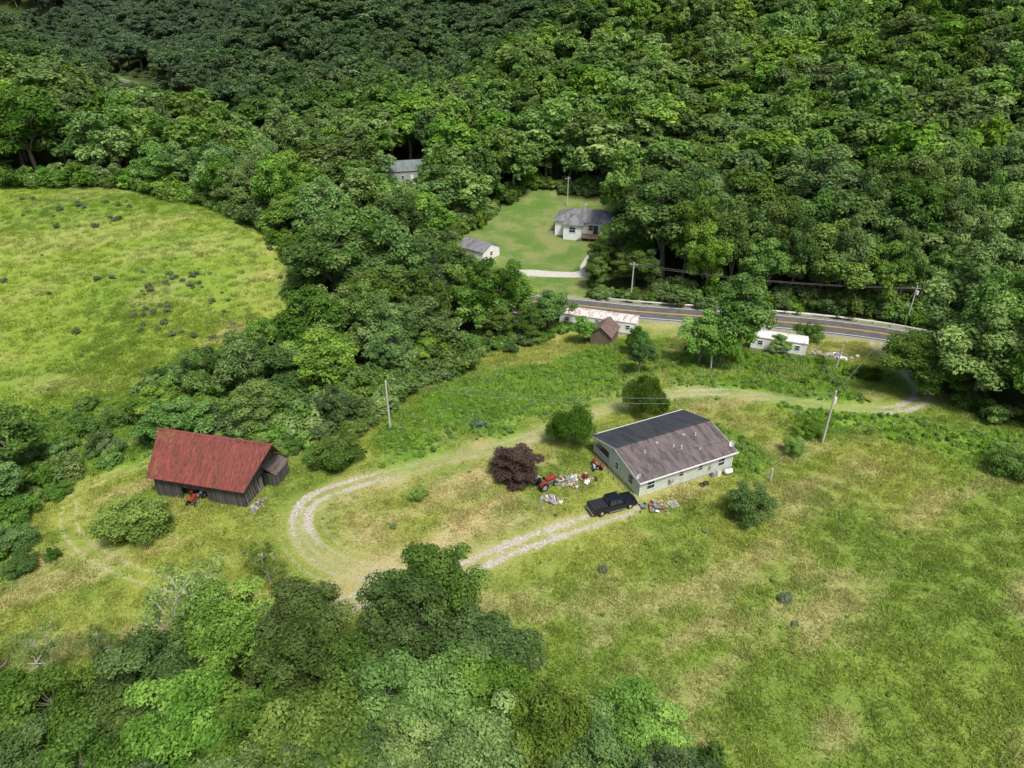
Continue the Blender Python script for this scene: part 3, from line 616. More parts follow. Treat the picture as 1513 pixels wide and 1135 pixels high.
junk('scrap_pile',56.5,113,2.0,2.0,25,[GREYP,GREYW,TAN],7,1.6,.5)
def tank(name,x,y,rz,L=1.1,r=.32,mat=WHITE,legs=True):
    e=empty(name,x,y,rz); z=r+.15
    V,Q=tube([((-L/2-.14,0,z),r*.45),((-L/2-.05,0,z),r*.85),((-L/2+.06,0,z),r),((L/2-.06,0,z),r),((L/2+.05,0,z),r*.85),((L/2+.14,0,z),r*.45)],16)
    mk('shell',V,[tuple(q) for q in Q]+[tuple(range(16))[::-1],tuple(range(80,96))],mat,e)
    for k,a in enumerate((-L*.3,L*.3)): box(f'foot_{k}',a-.05,a+.05,-r*.6,r*.6,-.1,.2,GREYP,e)
    cyl('valve_dome',(0,0,z+r*.95),(0,0,z+r+.12),.09,.08,GREYP,e,10)
tank('propane_tank',27.9,71.6,20,.9,.36)
def upright(name,x,y,r,h,mat):
    e=empty(name,x,y); V,Q=tube([((0,0,-.05),r*.97),((0,0,h*.33),r),((0,0,h*.35),r*1.05),((0,0,h*.37),r),((0,0,h*.65),r),((0,0,h*.67),r*1.05),((0,0,h*.69),r),((0,0,h),r*.97)],14)
    mk('drum',V,[tuple(q) for q in Q]+[tuple(range(98,112))],mat,e); cyl('lid',(0,0,h),(0,0,h+.03),r*.8,r*.8,GREYP,e,12)
upright('barrel',26.6,71.4,.3,.85,WHITE); upright('barrel',25.9,71.1,.28,.8,GREYP); upright('barrel',9.4,70.5,.3,.9,RED); upright('barrel',-31.9,66.0,.3,.8,GREYP)
def tire(name,x,y,r=.38):
    e=empty(name,x,y); N=20; V=[];F=[]
    for i in range(N):
        a=2*math.pi*i/N
        for k in range(8):
            b=2*math.pi*k/8; rr=r*.74+r*.26*math.cos(b); V.append((rr*math.cos(a),rr*math.sin(a),.13+.12*math.sin(b)))
    for i in range(N):
        for k in range(8): F.append((i*8+k,((i+1)%N)*8+k,((i+1)%N)*8+(k+1)%8,i*8+(k+1)%8))
    mk('tread',V,F,TIRE,e,0,True)
tire('old_tire',24.6,69.7); tire('old_tire',24.0,69.3,.4); tire('old_tire',28.5,72.2,.42)
def hatch(name,x,y,rz):
    e=empty(name,x,y,rz); box('ring',-.6,.6,-.6,.6,-.1,.12,CONC,e,.03); box('cover',-.45,.45,-.45,.45,.121,.17,GREYP,e,.02)
hatch('well_cover',19.5,65.2,25)

# ------------------------------------------------------------------ distant buildings
def gable_house(name,x,y,rz,L,Wd,E,rise,wall,roof,z=None,wins=True,ov=.3,door=True,found=1.2):
    h=empty(name,x,y,rz,z); a,b=L/2,Wd/2
    box('foundation',-a+.05,a-.05,-b+.05,b-.05,-found,.15,CONC,h)
    prg=[(-b,.15),(b,.15),(b,E),(0,E+rise),(-b,E)]; m=5
    V=[(-a,q,w) for q,w in prg]+[(a,q,w) for q,w in prg]
    mk('walls',V,[tuple(range(m))[::-1],tuple(range(m,2*m))]+[(i,(i+1)%m,(i+1)%m+m,i+m) for i in range(m)],wall,h)
    s=rise/b
    slab('roof_front',[(-a-ov,-b-ov,E-ov*s+.12),(a+ov,-b-ov,E-ov*s+.12),(a+ov,0,E+rise+.12),(-a-ov,0,E+rise+.12)],.1,roof,h)
    slab('roof_back',[(-a-ov,.003,E+rise+.12),(a+ov,.003,E+rise+.12),(a+ov,b+ov,E-ov*s+.12),(-a-ov,b+ov,E-ov*s+.12)],.1,roof,h)
    if wins:
        k=max(2,int(L/3)); 
        for i in range(k):
            xx=-a+L*(i+.5)/k
            if door and i==k//2: box('door',xx-.45,xx+.45,-b-.04,-b-.002,.2,2.2,WHITE,h)
            else: window(h,f'window_{i}','x',xx,1.1,.9,1.0,-b)
        window(h,'end_window_a','y',0,1.1,.9,1.0,-a); window(h,'end_window_b','y',0,1.1,.9,1.0,a,1)
    return h
RH=empty('ranch_house',20.6,186,-14,h1(20.6,185.5)+.7); RH.scale=(1.16,1.16,1.16)
def hip(nm,a0,a1,b0,b1,z,rise,mat,par,inset=None):
    bm=(b0+b1)/2; ins=inset if inset is not None else (b1-b0)/2
    V=[(a0,b0,z),(a1,b0,z),(a1,b1,z),(a0,b1,z),(a0+ins,bm,z+rise),(a1-ins,bm,z+rise)]
    mk(nm,V,[(0,1,5,4),(1,2,5),(2,3,4,5),(3,0,4),(0,3,2,1)],mat,par)
box('walls_main',-7,7,-3.8,4,-1.5,2.7,WSID,RH); box('basement_end',5.6,7.012,-3.812,4.012,-2.6,-.05,CONC,RH); box('wing_walls',-4.6,-.4,-6.2,-3.79,-1.8,2.69,WSID,RH)
hip('main_roof',-7.5,7.5,-4.3,4.5,2.7,2.1,SH_GR,RH); hip('wing_roof',-5.0,0,-6.7,0,2.72,1.7,SH_GR,RH,2.6)
box('deck',-.3,3.6,-6.8,-3.82,-.1,.05,DECKW,RH); 
for k,(a,b) in enumerate([(-.2,-6.7),(1.6,-6.7),(3.5,-6.7),(3.5,-4.2)]): box(f'deck_post_{k}',a-.06,a+.06,b-.06,b+.06,-3,1.0,DECKW,RH)
box('deck_rail',-.2,3.5,-6.72,-6.66,.92,1.0,DECKW,RH)
for k in range(24): box(f'deck_baluster_{k}',-.15+k*.15,-.11+k*.15,-6.71,-6.67,.05,.92,DECKW,RH)
for k in range(7): box(f'deck_stair_{k}',-.5-.3*k-.3,-.5-.3*k,-6.7,-6.25,-.3-.22*k,-.22-.22*k,DECKW,RH)
box('garage_door',4.4,6.8,-3.9,-3.815,-2.4,-.2,WHITE,RH)
for k,x in enumerate((4.6,6.0,1.4)): window(RH,f'window_{k}','x',x,.9,1.0,1.2,-3.8)
window(RH,'wing_window','x',-2.5,.9,1.4,1.2,-6.2); window(RH,'end_window','y',0,.9,1.0,1.2,7,1); window(RH,'end_window_w','y',0,.9,1.0,1.2,-7,-1)
box('patio_door',1.95,3.1,-3.86,-3.802,.06,2.1,GLASS,RH); box('chimney',-1,-.4,1.0,1.6,4,5.5,CONC,RH)
box('yard_wall',-8.5,-7.02,-3.0,-2.8,-1.8,-.2,CONC,RH)
gable_house('garage_building',-8.4,170.5,-38,8.0,6.6,2.7,1.5,WSID,SH_GR)
gable_house('roadside_house',-35,232,15,12,8,3.6,2.4,simple('grey_green_siding',(.3,.34,.33),.7),SH_GN,z=h1(-35,232)+2.5,found=4)
gable_house('small_shed',17.9,120.8,65,5.0,4.0,2.3,1.6,simple('shed_boards',(.16,.12,.09),.9),SHEDR,wins=False)
def trailer(name,x,y,rz,L,W,roof,z=None,wall=WSID):
    h=empty(name,x,y,rz,z); a,b=L/2,W/2
    box('skirting',-a+.05,a-.05,-b+.05,b-.05,-.8,.5,SKIRT,h); box('walls',-a,a,-b,b,.5,2.9,wall,h)
    V=[];F=[];k=7
    for i in range(k):
        yy=-b-.1+(W+.2)*i/(k-1); zz=2.91+.32*(1-(yy/(b+.1))**2); V+=[(-a-.1,yy,zz),(a+.1,yy,zz)]
    for i in range(k-1): F.append((2*i,2*i+1,2*i+3,2*i+2))
    F.append(tuple(2*i for i in range(k))); F.append(tuple(2*i+1 for i in range(k))[::-1])
    mk('roof',V,F,roof,h); box('fascia',-a-.1,a+.1,-b-.13,-b-.101,2.78,2.93,TRIM,h)
    q=max(3,int(L/2.6))
    for i in range(q):
        xx=-a+L*(i+.5)/q
        if i==q//2: box('door',xx-.4,xx+.4,-b-.04,-b-.002,.6,2.5,GREYP,h); box('step',xx-.6,xx+.6,-b-.9,-b-.05,-.1,.5,GREYW,h)
        else: window(h,f'window_{i}','x',xx,1.4,.8,.8,-b)
    cyl('vent',(a*.3,.4,3.0),(a*.3,.4,3.5),.08,.08,GALV,h,8)
trailer('single_wide_trailer',17.6,127.6,-19,15.5,3.8,TRR,h1(17.6,127.6)+.4); trailer('single_wide_trailer',49.3,114.6,-20,9.6,3.2,TRR2,h1(49.3,114.6)+.3)
gable_house('tin_shed',3.6,133.0,-15,6,4,2.2,.8,simple('tin_wall',(.45,.45,.43),.6),TRR,wins=False)

# ------------------------------------------------------------------ roads
def strip(name,pl,off,w,z,mat,par=None,gaps=None):
    p=np.array(pl); d=np.gradient(p,axis=0); d/=np.linalg.norm(d,axis=1)[:,None]; nn=np.c_[-d[:,1],d[:,0]]
    a=p+nn*(off-w/2); b=p+nn*(off+w/2); V=[];F=[]
    for i in range(len(p)): V+=[(a[i,0],a[i,1],z),(b[i,0],b[i,1],z)]
    for i in range(len(p)-1): F.append((2*i,2*i+2,2*i+3,2*i+1))
    return mk(name,V,F,mat,par)
def asphalt():
    m=newmat('asphalt'); t=NT(m); v=t.pos(); c=t.mix(t.mr(t.noise(.6,5,.65,v),.35,.7),(.085,.086,.089),(.125,.124,.122))
    c=t.mix(t.mr(t.noise(20,2,.6,v),.55,.8,0,.5),c,(.15,.15,.145)); t.out(t.pbsdf(c,.85,0,t.bump(t.noise(30,2,.6,v),.3,.02))); return m
RD=bpy.data.objects.new('road',None); link(RD)
RP=catmull(ROAD[::3],8)
strip('asphalt_surface',RP,0,7.0,-6.03,asphalt(),RD)
YEL=simple('yellow_road_paint',(.65,.40,.05),.7,0,.15,1); WPT=simple('white_road_paint',(.72,.72,.70),.7,0,.15,1)
strip('centre_line_a',RP,.16,.16,-6.02,YEL,RD); strip('centre_line_b',RP,-.16,.16,-6.02,YEL,RD); strip('edge_line_a',RP,3.1,.18,-6.02,WPT,RD); strip('edge_line_b',RP,-3.1,.18,-6.02,WPT,RD)
GR=bpy.data.objects.new('guardrail',None); link(GR)
seg=RP[(RP[:,0]>20)&(RP[:,0]<118)]; seg=seg[np.argsort(seg[:,0])]
d=np.gradient(seg,axis=0); d/=np.linalg.norm(d,axis=1)[:,None]; nn=np.c_[-d[:,1],d[:,0]]
g=seg+nn*4.1
prw=[(-.03,-5.62),(.05,-5.52),(-.03,-5.44),(.05,-5.36),(-.03,-5.28)]
V=[];F=[]
for i in range(len(g)):
    for o_,z in prw: V.append((g[i,0]-nn[i,0]*o_,g[i,1]-nn[i,1]*o_,z))
for i in range(len(g)-1):
    for k in range(4): F.append((i*5+k,i*5+k+1,(i+1)*5+k+1,(i+1)*5+k))
mk('w_beam',V,F,GALV,GR)
cl=0; last=None
for i in range(len(g)):
    if last is None or np.linalg.norm(g[i]-last)>2.2:
        last=g[i]; q=g[i]+nn[i]*.12; box(f'post_{cl}',q[0]-.07,q[0]+.07,q[1]-.07,q[1]+.07,-6.5,-5.3,GREYW,GR); cl+=1

# ------------------------------------------------------------------ poles & wires
def pole(x,y,h,name='utility_pole',arm=True,tr=False,rz=0,lean=0):
    e=empty(name,x,y,rz); e.rotation_euler[1]=math.radians(lean)
    cyl('shaft',(0,0,-.5),(0,0,h),.17,.12,POLEW,e,10)
    if arm:
        box('crossarm',-.9,.9,.12,.22,h-.65,-.53+h,POLEW,e)
        for k,a in enumerate((-.8,0,.8)): cyl(f'insulator_{k}',(a,.17,h-.53),(a,.17,h-.38),.04,.03,WHITE,e,8)
    else: cyl('insulator',(0,0,h),(0,0,h+.18),.05,.04,WHITE,e,8)
    if tr:
        cyl('transformer',(.36,0,h-1.9),(.36,0,h-1.1),.22,.22,WHITE,e,12); box('bracket',.1,.2,-.05,.05,h-1.6,h-1.4,GALV,e)
    return e
PA=(-17.7,83.9,8.2);PB=(42.8,78.6,8.2);PC=(81.1,129.6,9);PD=(16.3,203.1,8.5)
pole(*PA,arm=False); pole(*PB,arm=False,tr=True,rz=40); pole(*PC,rz=-20,tr=True); pole(*PD,rz=30); pole(32.7,69.8,1.9,'fence_post',False); pole(56.4,105.7,4.5,'utility_pole',False,lean=3); pole(34.1,104,4.5,'utility_pole',False,lean=-4); pole(26.5,143.2,9,rz=-15)
WM=simple('wire',(.2,.2,.2),.6,0,.1,1)
cu=bpy.data.curves.new('power_line','CURVE'); cu.dimensions='3D'; cu.bevel_depth=.022; cu.bevel_resolution=1; cu.materials.append(WM)
def wire(a,b,sag=.8):
    s=cu.splines.new('POLY'); s.points.add(16)
    for i in range(17):
        t=i/16; s.points[i].co=(a[0]+(b[0]-a[0])*t,a[1]+(b[1]-a[1])*t,a[2]+(b[2]-a[2])*t-sag*4*t*(1-t),1)
top=lambda p,dz=0:(p[0],p[1],h1(p[0],p[1])+p[2]+dz)
wire(top(PA,.1),top(PB,-.1),1.8); wire(top(PA,-.6),top(PB,-.9),1.9); wire(top(PB,-.1),top(PC,-.4),1.6); wire(top(PA,.1),(-60,112,10),2); wire(top(PB,-1),(22.8,72.6,3.6),.6)
wire(top(PC,-.4),(26.5,143.2,2.6),1.2); wire(top(PC,-.6),(26.0,143.2,2.3),1.2); wire((26.5,143.2,2.6),top(PD,-.3),1.2); wire(top(PC,-.4),(140,100,4),1.2)
link(bpy.data.objects.new('power_line',cu))

# ------------------------------------------------------------------ tree library
HI=[tree_mesh(f'tree_hi_{i}',100+i,13,5.0,5+i%3,12,290,.33,.14,lobe=(.12,.31)) for i in range(6)]
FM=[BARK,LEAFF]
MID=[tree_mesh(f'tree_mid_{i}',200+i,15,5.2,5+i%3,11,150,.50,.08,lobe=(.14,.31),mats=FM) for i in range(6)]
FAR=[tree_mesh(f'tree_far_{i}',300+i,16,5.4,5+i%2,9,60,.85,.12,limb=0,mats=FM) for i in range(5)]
CON=[tree_mesh('conifer',400,17,3.4,lpl=60,ls=.8,mats=[BARK,LEAFCO],style='conifer')]
SHR=[tree_mesh(f'shrub_{i}',500+i,3,2.0,4,8,55,.32,mats=[BARK,LEAF],style='shrub',lobe=(.2,.36)) for i in range(4)]

# ------------------------------------------------------------------ forest
def jit(x0,x1,y0,y1,s):
    gx,gy=np.meshgrid(np.arange(x0,x1,s),np.arange(y0,y1,s)); gx=gx.ravel()+rng.uniform(-.46,.46,gx.size)*s; gy=gy.ravel()+rng.uniform(-.46,.46,gy.size)*s
    return gx,gy
def forest_pts(x,y):
    k=(np.abs(x)<.86*y+35)&(inside(x,y,WOOD)|inside(x,y,RWOOD))
    x=x[k];y=y[k]
    k=~(inside(x,y,LAWN)|inside(x,y,H3CLR)|inside(x,y,TOPC)); x=x[k];y=y[k]
    dr=dpoly(x,y,ROAD); k=(dr>np.where(y>400,10,6.5))&(dpoly(x,y,DRV2)>3.5)&(np.hypot(x+35,y-232)>8)
    k&=(np.hypot(x+8.4,y-170.5)>7)&(np.hypot(x-17.6,y-127.6)>5)&(np.hypot(x-3.6,y-133)>4)
    return x[k],y[k]
xs=[];ys=[]
for (a,b,c,d,s) in [(-260,260,80,165,7.0),(-260,260,165,260,8.6),(-460,460,260,430,10.0),(-950,950,430,980,13.5)]:
    x,y=jit(a,b,c,d,s); x,y=forest_pts(x,y); xs.append(x);ys.append(y)
x=np.concatenate(xs);y=np.concatenate(ys);N=len(x)
Ht=13+12*rng.beta(2,2.2,N)+6*(fbm(x,y,.03,2,44)-.5)
Ht*=np.where(y>430,1.15,1)
Ht=np.where((y<125)&(x<10)&(x>-70),rng.uniform(9,16,N),Ht)
cap=np.where((x>-16)&(x<33)&(y>112)&(y<168),np.maximum(4,np.where(x<17,61-.353*y,10)),99)
gz=hgt(x,y)
cap=np.where((np.abs(x+.5*y)<20)&(y>200)&(y<600),np.clip(53-.107*y-gz,4,99),cap)
cap=np.where((np.abs(x+.151*y)<7.5)&(y>150)&(y<230),np.clip(53.5-.233*y-gz,3,99),cap)
Ht=np.minimum(Ht,cap)
edge=sst(0,8,sd(x,y,WOOD)); Ht*=.66+.34*np.maximum(edge,(x>30)*.8)
con=((rng.uniform(size=N)<.025)&(y>160))|((rng.uniform(size=N)<.14)&(y>115)&(y<200)&(x>-48)&(x<-12)&(Ht>9))
idx=np.where(y<175,rng.integers(0,6,N),6+rng.integers(0,5,N)); idx=np.where(con,11,idx)
base=np.where(idx<6,15.,np.where(idx<11,16.,17.))
sz=Ht/base; cw=np.where(y<165,1.12,np.where(y<260,1.28,np.where(y<430,1.38,1.62)))
sxy=(.35+.65*sz)*rng.uniform(.62,1.30,N)*cw; sxy=np.where(Ht<9,sxy*.85,sxy); sz=np.where(con,sz*1.1,sz)
print('forest',N)
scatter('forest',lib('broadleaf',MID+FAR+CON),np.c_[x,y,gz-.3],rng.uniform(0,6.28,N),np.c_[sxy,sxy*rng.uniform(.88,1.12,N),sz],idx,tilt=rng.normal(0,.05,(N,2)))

x,y=jit(-170,130,20,225,2.5)
s1=sd(x,y,WOOD); s2=sd(x,y,RWOOD); u=inside(x,y,UNDER1)|inside(x,y,UNDER2); sn=sd(x,y,NWOOD); sl2=sd(x,y,LAWN)
wedge=(np.abs(s1-.3)<2.8)|(np.abs(s2)<2.4)|((np.abs(sl2+2)<1.8)&(y>150))
belt=(s1>2)&(s1<9)&(y<128)&(x<8)
k=wedge|belt|(np.abs(sn+.3)<1.6)|(u&(rng.uniform(size=len(x))<.45))
k&=(dpoly(x,y,ROAD)>5)&(dpoly(x,y,LANE)>2.2)&(dpoly(x,y,BARNL)>2.2)&(dpoly(x,y,DRIVE)>3)&(~inside(x,y,LAWN))&(dpoly(x,y,DRV2)>3)
k&=(np.hypot(x-17.6,y-127.6)>4)&(np.hypot(x-10,y-130)>3)&(np.hypot(x-24,y-125)>3)&(np.hypot(x-49,y-114.6)>5)&(np.hypot(x-18,y-120.8)>3.6)&(np.abs(x)<.86*y+20)&(np.hypot(x+8.4,y-168)>7)
x=x[k];y=y[k];N=len(x); s=rng.uniform(.3,1.0,N)**1.3*1.15; s=np.where(inside(x,y,UNDER1),s*.6,s); s=np.where((y>125)&wedge[k],s*1.25+.55,s); s=np.where((y<=125)&(y>78)&(x<8)&(wedge[k]|belt[k]),s*1.1+.6,s)
s=np.where((x>-12)&(x<33)&(y>112)&(y<170),np.minimum(s,.8),s)
scatter('underbrush',lib('shrub_kind',SHR),np.c_[x,y,hgt(x,y)-.15],rng.uniform(0,6.28,N),np.c_[s*1.15,s*1.1,s],rng.integers(0,4,N))

def rpoly(poly,n):
    p=np.array(poly); o=[]
    while len(o)<n:
        q=rng.uniform(p.min(0),p.max(0)); 
        if inside(q[:1],q[1:],poly)[0]: o.append(q)
    return np.array(o)
MSH=[tree_mesh(f'meadow_shrub_{i}',520+i,.9,.62,3,6,26,.16,mats=[BARK,LEAFGY],style='shrub',lobe=(.25,.4)) for i in range(3)]
q=np.vstack([rpoly(DOTSA,42),rpoly(DOTSB,18),rpoly(MEADW,60),[(9.7,54),(27.2,48.9),(27.1,45.8),(-4.8,83.7),(-14,62),(22,60)]]); N=len(q)
s=rng.uniform(.45,1.25,N); s[-6:]=[.9,1.2,.6,1.9,.7,.5]
scatter('meadow_shrubs',lib('meadow_shrub_kind',MSH),np.c_[q,hgt(q[:,0],q[:,1])-.05],rng.uniform(0,6.28,N),np.c_[s*1.15,s*1.15,s],rng.integers(0,3,N))

# ------------------------------------------------------------------ individual trees and shrubs
def plant(name,mesh,x,y,sx,sz,col=(1,1,1),rz=None,z=-.2):
    o=bpy.data.objects.new(name,mesh); link(o); o.location=(x,y,h1(x,y)+z); o.rotation_euler=(0,0,rng.uniform(0,6.28) if rz is None else rz); o.scale=(sx,sx,sz); o.color=tuple(col)+(1,); return o
nearT=[(-6.5,45.2,13,4.6,0,(1.0,1.1,.9)),(-8.9,39.9,12,4.4,0,(1,1,1)),(-3.8,39.8,11.5,4.5,0,(1.1,1.1,1)),(-0.9,35.0,11,4.2,0,(1,1.05,.9)),(-5.0,34.0,12,4.6,0,(1,1,1)),(-10.0,33.0,12,4.6,0,(1,1,1)),(-18.4,43.4,11.5,4.6,0,(1.15,1.2,1)),(-18.4,37.5,12,4.6,0,(1,1,1)),(-23.4,40.5,11,4.4,0,(.9,.95,.95)),(-30.3,38.5,11,4.4,0,(.9,.95,.9)),(-29.9,33.7,11,4.6,0,(.9,.97,.85)),(-35.2,34.3,10,4.2,0,(1.,1.05,.9)),(-39.6,35.2,9.5,4.2,0,(1.15,1.2,1)),(-34.9,30.3,11,4.5,0,(1,1,1)),(-23.5,33.3,12,4.6,0,(1,1,1)),(-18.9,32.0,12,4.6,0,(1.05,1.05,1)),(-13.5,30.4,12,4.6,0,(1.1,1.1,.9)),(-13.0,37.5,12,4.6,0,(.95,1,1)),(2.2,32.0,10,4.0,0,(1.15,1.1,1)),(5.4,30.0,9.5,3.9,0,(1.1,1.1,1.)),(9.6,31.0,8.5,3.8,0,(1.2,1.2,1.5)),(11.3,28.3,9,3.8,0,(1.2,1.2,1.4)),(-1.7,29.5,11,4.2,0,(1,1,1)),(-29.7,29.0,11,4.4,0,(1.0,1,1))]
for i,(x,y,h,r,_,c) in enumerate(nearT):
    plant('broadleaf_tree',HI[i%6],x,y,r/5.0*1.04,h/13.*rng.uniform(.82,1.10),c)
x,y=jit(-62,12,16,30,5.6)
k=inside(x,y,NWOOD)&(np.hypot(x-11,y-28)>4); x=x[k];y=y[k]
for i in range(len(x)):
    if min(abs(x[i]-t[0])+abs(y[i]-t[1]) for t in nearT)>3.8: plant('broadleaf_tree',HI[i%6],x[i],y[i],rng.uniform(.75,.98),rng.uniform(.7,.9))
SP=tree_mesh('sparse_tree',601,14,5,6,9,130,.30,.3,mats=[PALEBARK,LEAF],lobe=(.12,.22),keep=.8,limb=1.3)
plant('sparse_tree',SP,-29.8,44.0,1.0,.95,(1.1,1.08,.9)); plant('sparse_tree',SP,-26.1,54.0,.5,.42,(1.1,1.05,.9)); plant('sparse_tree',SP,-43,42,.6,.55,(1.25,1.25,1.0)); plant('sparse_tree',SP,-48.5,43,.55,.5,(1.25,1.25,1.)); plant('sparse_tree',SP,-39,44.5,.4,.4,(1.25,1.25,1.))
midT=[(39.9,109.5,17,6.2,(1.05,1.1,1.25)),(36.5,107.5,13,4.4,(1,1.05,1.1)),(32.6,106.8,10.5,4.2,(1,1.05,1.1)),(21.6,103.5,8.5,2.6,(.9,1,1)),(62.7,92.6,10,7.0,(1.05,1.12,.9)),(66,97,8,4,(1.0,1.1,1)),(-48.2,81.6,8.5,4.9,(1.,1.1,1)),(-68.1,76.7,12,5.4,(.85,.92,.9)),(-72,70,12,5,(.85,.92,.85)),(48.9,113.0,4.5,2.0,(1.2,1.2,1)),(13.5,120.5,6,2.4,(1.2,1.3,1)),(-66,68.5,7,3.6,(.85,.92,.85)),(22.5,113,6,2.2,(1,1.1,1))]
for i,(x,y,h,r,c) in enumerate(midT): plant('broadleaf_tree',MID[i%6] if i!=4 else HI[2],x,y,r/(5.2 if i!=4 else 5)*1.05,h/(15. if i!=4 else 13),c)
SHB=tree_mesh('shrub_big',510,3,2.0,5,9,190,.15,mats=[BARK,LEAF],style='shrub',lobe=(.2,.34))
SHB2=tree_mesh('shrub_big2',511,3,2.0,6,9,190,.15,mats=[BARK,LEAF],style='shrub',lobe=(.16,.3))
def shrub(name,x,y,r,h,c=(1,1,1),m=None): plant(name,m or (SHB if rng.uniform()<.5 else SHB2),x,y,r/2.0*.98,h/3.*1.05,c)
shrub('shrub',-11.7,67.4,1.3,1.9,(1.4,1.4,1.)); shrub('shrub',-44.2,63.4,4.7,4.6,(1.1,1.05,.9)); shrub('shrub',61.9,70.0,3.0,4.2,(1.,1.1,.9))
shrub('shrub',38.2,76.0,1.8,2.6,(1.3,1.4,1)); shrub('shrub',41.6,80.3,2.0,2.2,(1,1.1,1)); shrub('shrub',-23.9,76.3,4.0,4.6,(1.1,1.2,1)); shrub('shrub',58.6,121.2,3.0,4.4,(.7,.8,.8)); shrub('shrub',58.6,100.4,2.2,2.6)
for (x,y,r,h) in [(-62,66,3.6,3.6),(-58.8,62,3,3),(-63,60,3.6,3.4),(-66,63,3.6,4.2),(-61,55.5,3.4,3.),(-56,57.5,2.2,2.2),(-52.8,59.0,1.0,1.8),(-68,73,3.5,4.5),(-60,71,2,2)]: shrub('shrub',x,y,r,h,(.80,.90,.78))
for (x,y,r,h) in [(-35,79.5,2.6,3),(-30.5,79,2.2,2.6),(-41,80,2.5,3),(-27.5,77.5,2,2.2)]: shrub('shrub',x,y,r,h,(1.1,1.2,1.))
HOL=tree_mesh('holly',512,3,2,7,10,230,.13,mats=[BARK,LEAFDK],style='shrub',lobe=(.14,.24))
plant('holly_bush',HOL,27.9,62.6,1.5,1.75,(1.25,1.2,1.))
PUR=tree_mesh('plum',513,3,2,6,9,260,.17,mats=[BARK,LEAFPU],style='shrub',lobe=(.16,.3))
plant('purple_leaf_plum',PUR,0.7,71.2,1.9,1.6)
WEE=tree_mesh('weeping',514,6,3.2,6,9,260,.34,mats=[BARK,LEAFDK],style='weep',lobe=(.16,.28))
plant('weeping_tree',WEE,8.2,78.6,1.08,1.08,(1.15,1.1,.9)); plant('weeping_tree',WEE,20.0,87.4,1.1,1.08,(1.0,1.0,.9),rz=2)
for (x,y,s) in [(38.9,187.4,.95),(47.6,180.6,.85),(33,192,.7)]: plant('pine_tree',CON[0],x,y,s,s,(1.4,1.4,1.3))

# ------------------------------------------------------------------ grass patches and weeds
def tuft(seed,nb,h,w,rad,mat):
    r=np.random.default_rng(seed); V=[];Q=[];T_=[]
    for i in range(nb):
        a=r.uniform(0,6.28); q=rad*math.sqrt(r.uniform()); b=np.array([q*math.cos(a),q*math.sin(a),-.05]); hh=h*r.uniform(.4,1.2)
        l=r.normal(size=2)*hh*.7; f=r.uniform(0,6.28); wv=np.array([math.cos(f),math.sin(f),0])*w/2*r.uniform(.7,1.4)
        tip=b+np.array([l[0],l[1],hh]); k=len(V)
        V+=[b-wv,b+wv,tip+wv*.3,tip-wv*.3]; Q+=[(k,k+1,k+2,k+3)]; T_+=[r.uniform()]*4
    return mesh_quads('grass_tuft',np.array(V),np.array(Q),None,[mat],T_)
TF=[tuft(700+i,44,.34,.085,.85,TUFT) for i in range(6)]
def gpts(x0,x1,y0,y1,dens):
    n_=int((x1-x0)*(y1-y0)*dens); return rng.uniform(x0,x1,n_),rng.uniform(y0,y1,n_)
a1=gpts(-75,92,26,122,1.7); a2=gpts(-150,-40,86,168,.9)
x=np.r_[a1[0],a2[0]];y=np.r_[a1[1],a2[1]]
k=(np.abs(x)<.78*y+22)&~(inside(x,y,WOOD)|inside(x,y,NWOOD)|inside(x,y,RWOOD)); x=x[k];y=y[k]
dt=dtrack(x,y)
c,s_=math.cos(math.radians(25.5)),math.sin(math.radians(25.5)); lx=(x-15.6)*c+(y-66.8)*s_; ly=-(x-15.6)*s_+(y-66.8)*c
k=(dt>2.3)&((dpoly(x,y,BARNL)>1.8)|(rng.uniform(size=len(x))<.15))&(dpoly(x,y,ROAD)>5)&~((lx>-1.5)&(lx<15)&(ly>-.8)&(ly<11.5)); x=x[k];y=y[k];dt=dt[k]
lu=lushf(x,y); mow=(dt<5)
s=rng.uniform(.7,1.25,len(x))*(1+.3*lu); sz_=s*np.where(mow,.5,1)*(.45+1.2*fbm(x,y,.3,3,51))
N=len(x); print('tufts',N)
scatter('meadow_grass',lib('grass_kind',TF),np.c_[x,y,hgt(x,y)],rng.uniform(0,6.28,N),np.c_[s,s,sz_],rng.integers(0,6,N),cattrs={'gcol':gcol(x,y)})
WD=[tree_mesh(f'weed_{i}',720+i,.8,.5,3,4,14,.17,mats=[BARK,LEAFWD],style='shrub',lobe=(.25,.5)) for i in range(3)]
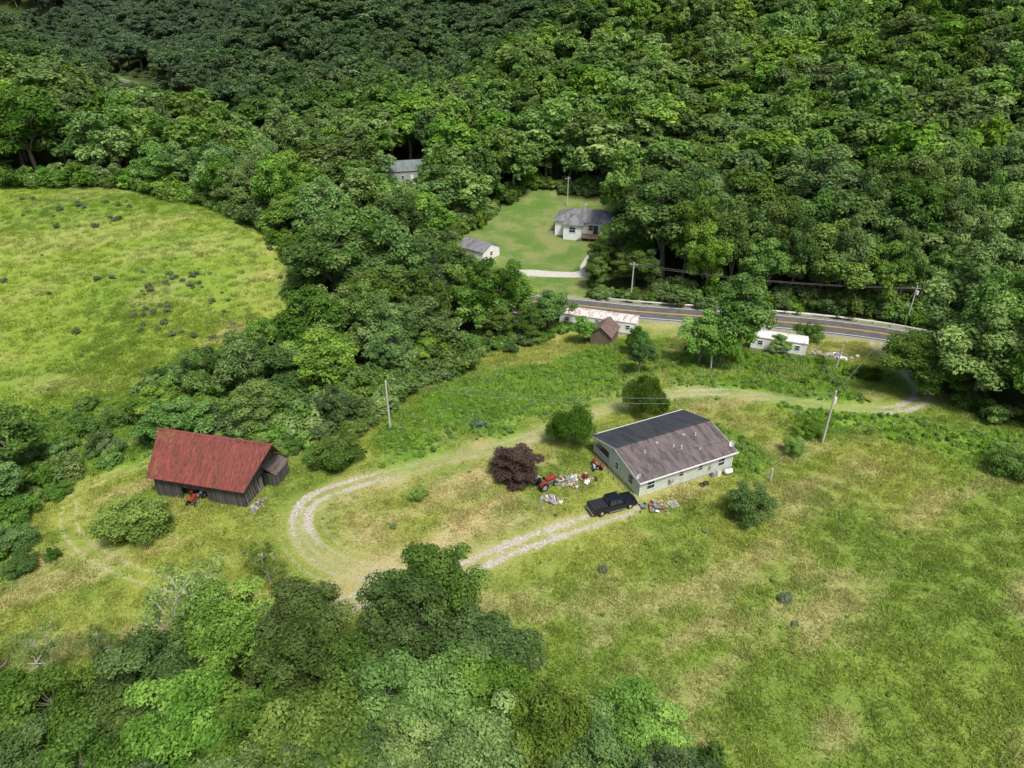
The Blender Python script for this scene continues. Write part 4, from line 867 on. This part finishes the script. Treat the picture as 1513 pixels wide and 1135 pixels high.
x,y=gpts(-22,75,70,122,1.1); x2,y2=gpts(-85,-48,55,96,.9); x3,y3=gpts(-60,75,36,110,.05); x=np.r_[x,x2,x3];y=np.r_[y,y2,y3]; stray=np.r_[np.zeros(len(x)-len(x3),bool),np.ones(len(x3),bool)]
lu=lushf(x,y)
lx=(x-15.6)*c+(y-66.8)*s_; ly=-(x-15.6)*s_+(y-66.8)*c
k=((lu>.5)|stray)&(dtrack(x,y)>2)&(dpoly(x,y,BARNL)>1.6)&(dpoly(x,y,ROAD)>5.5)&~((lx>-1.2)&(lx<14.8)&(ly>-.6)&(ly<11.3))&~(inside(x,y,WOOD)); x=x[k];y=y[k];N=len(x); st_=stray[k]
scatter('weeds',lib('weed_kind',WD),np.c_[x,y,hgt(x,y)-.05],rng.uniform(0,6.28,N),rng.uniform(.35,1.05,N)*np.where(st_,.55,1),rng.integers(0,3,N))

# ------------------------------------------------------------------ light, sky, camera
EL,AZ=math.radians(60),math.radians(152)
w=bpy.data.worlds.new('World'); scene.world=w; w.use_nodes=True; nt=w.node_tree; nt.nodes.clear()
sk=nt.nodes.new('ShaderNodeTexSky'); sk.sky_type='NISHITA'; sk.sun_disc=False; sk.sun_elevation=EL; sk.sun_rotation=AZ; sk.dust_density=4; sk.air_density=1
bg=nt.nodes.new('ShaderNodeBackground'); bg.inputs[1].default_value=.15; wo=nt.nodes.new('ShaderNodeOutputWorld'); nt.links.new(sk.outputs[0],bg.inputs[0]); nt.links.new(bg.outputs[0],wo.inputs[0])
sl_=bpy.data.lights.new('sun','SUN'); sl_.energy=3.8; sl_.angle=math.radians(12); sl_.color=(1,.96,.90)
so=bpy.data.objects.new('sun',sl_); link(so); dv=Vector((math.sin(AZ)*math.cos(EL),math.cos(AZ)*math.cos(EL),math.sin(EL))); so.rotation_euler=dv.to_track_quat('Z','Y').to_euler(); so.location=(0,0,200)
cam=bpy.data.cameras.new('camera'); cam.sensor_width=36; cam.lens=36*1022/1513; cam.clip_end=6000; cam.clip_start=.5
co=bpy.data.objects.new('camera',cam); link(co); co.location=(0,0,55); co.rotation_euler=(math.radians(60),0,0); scene.camera=co
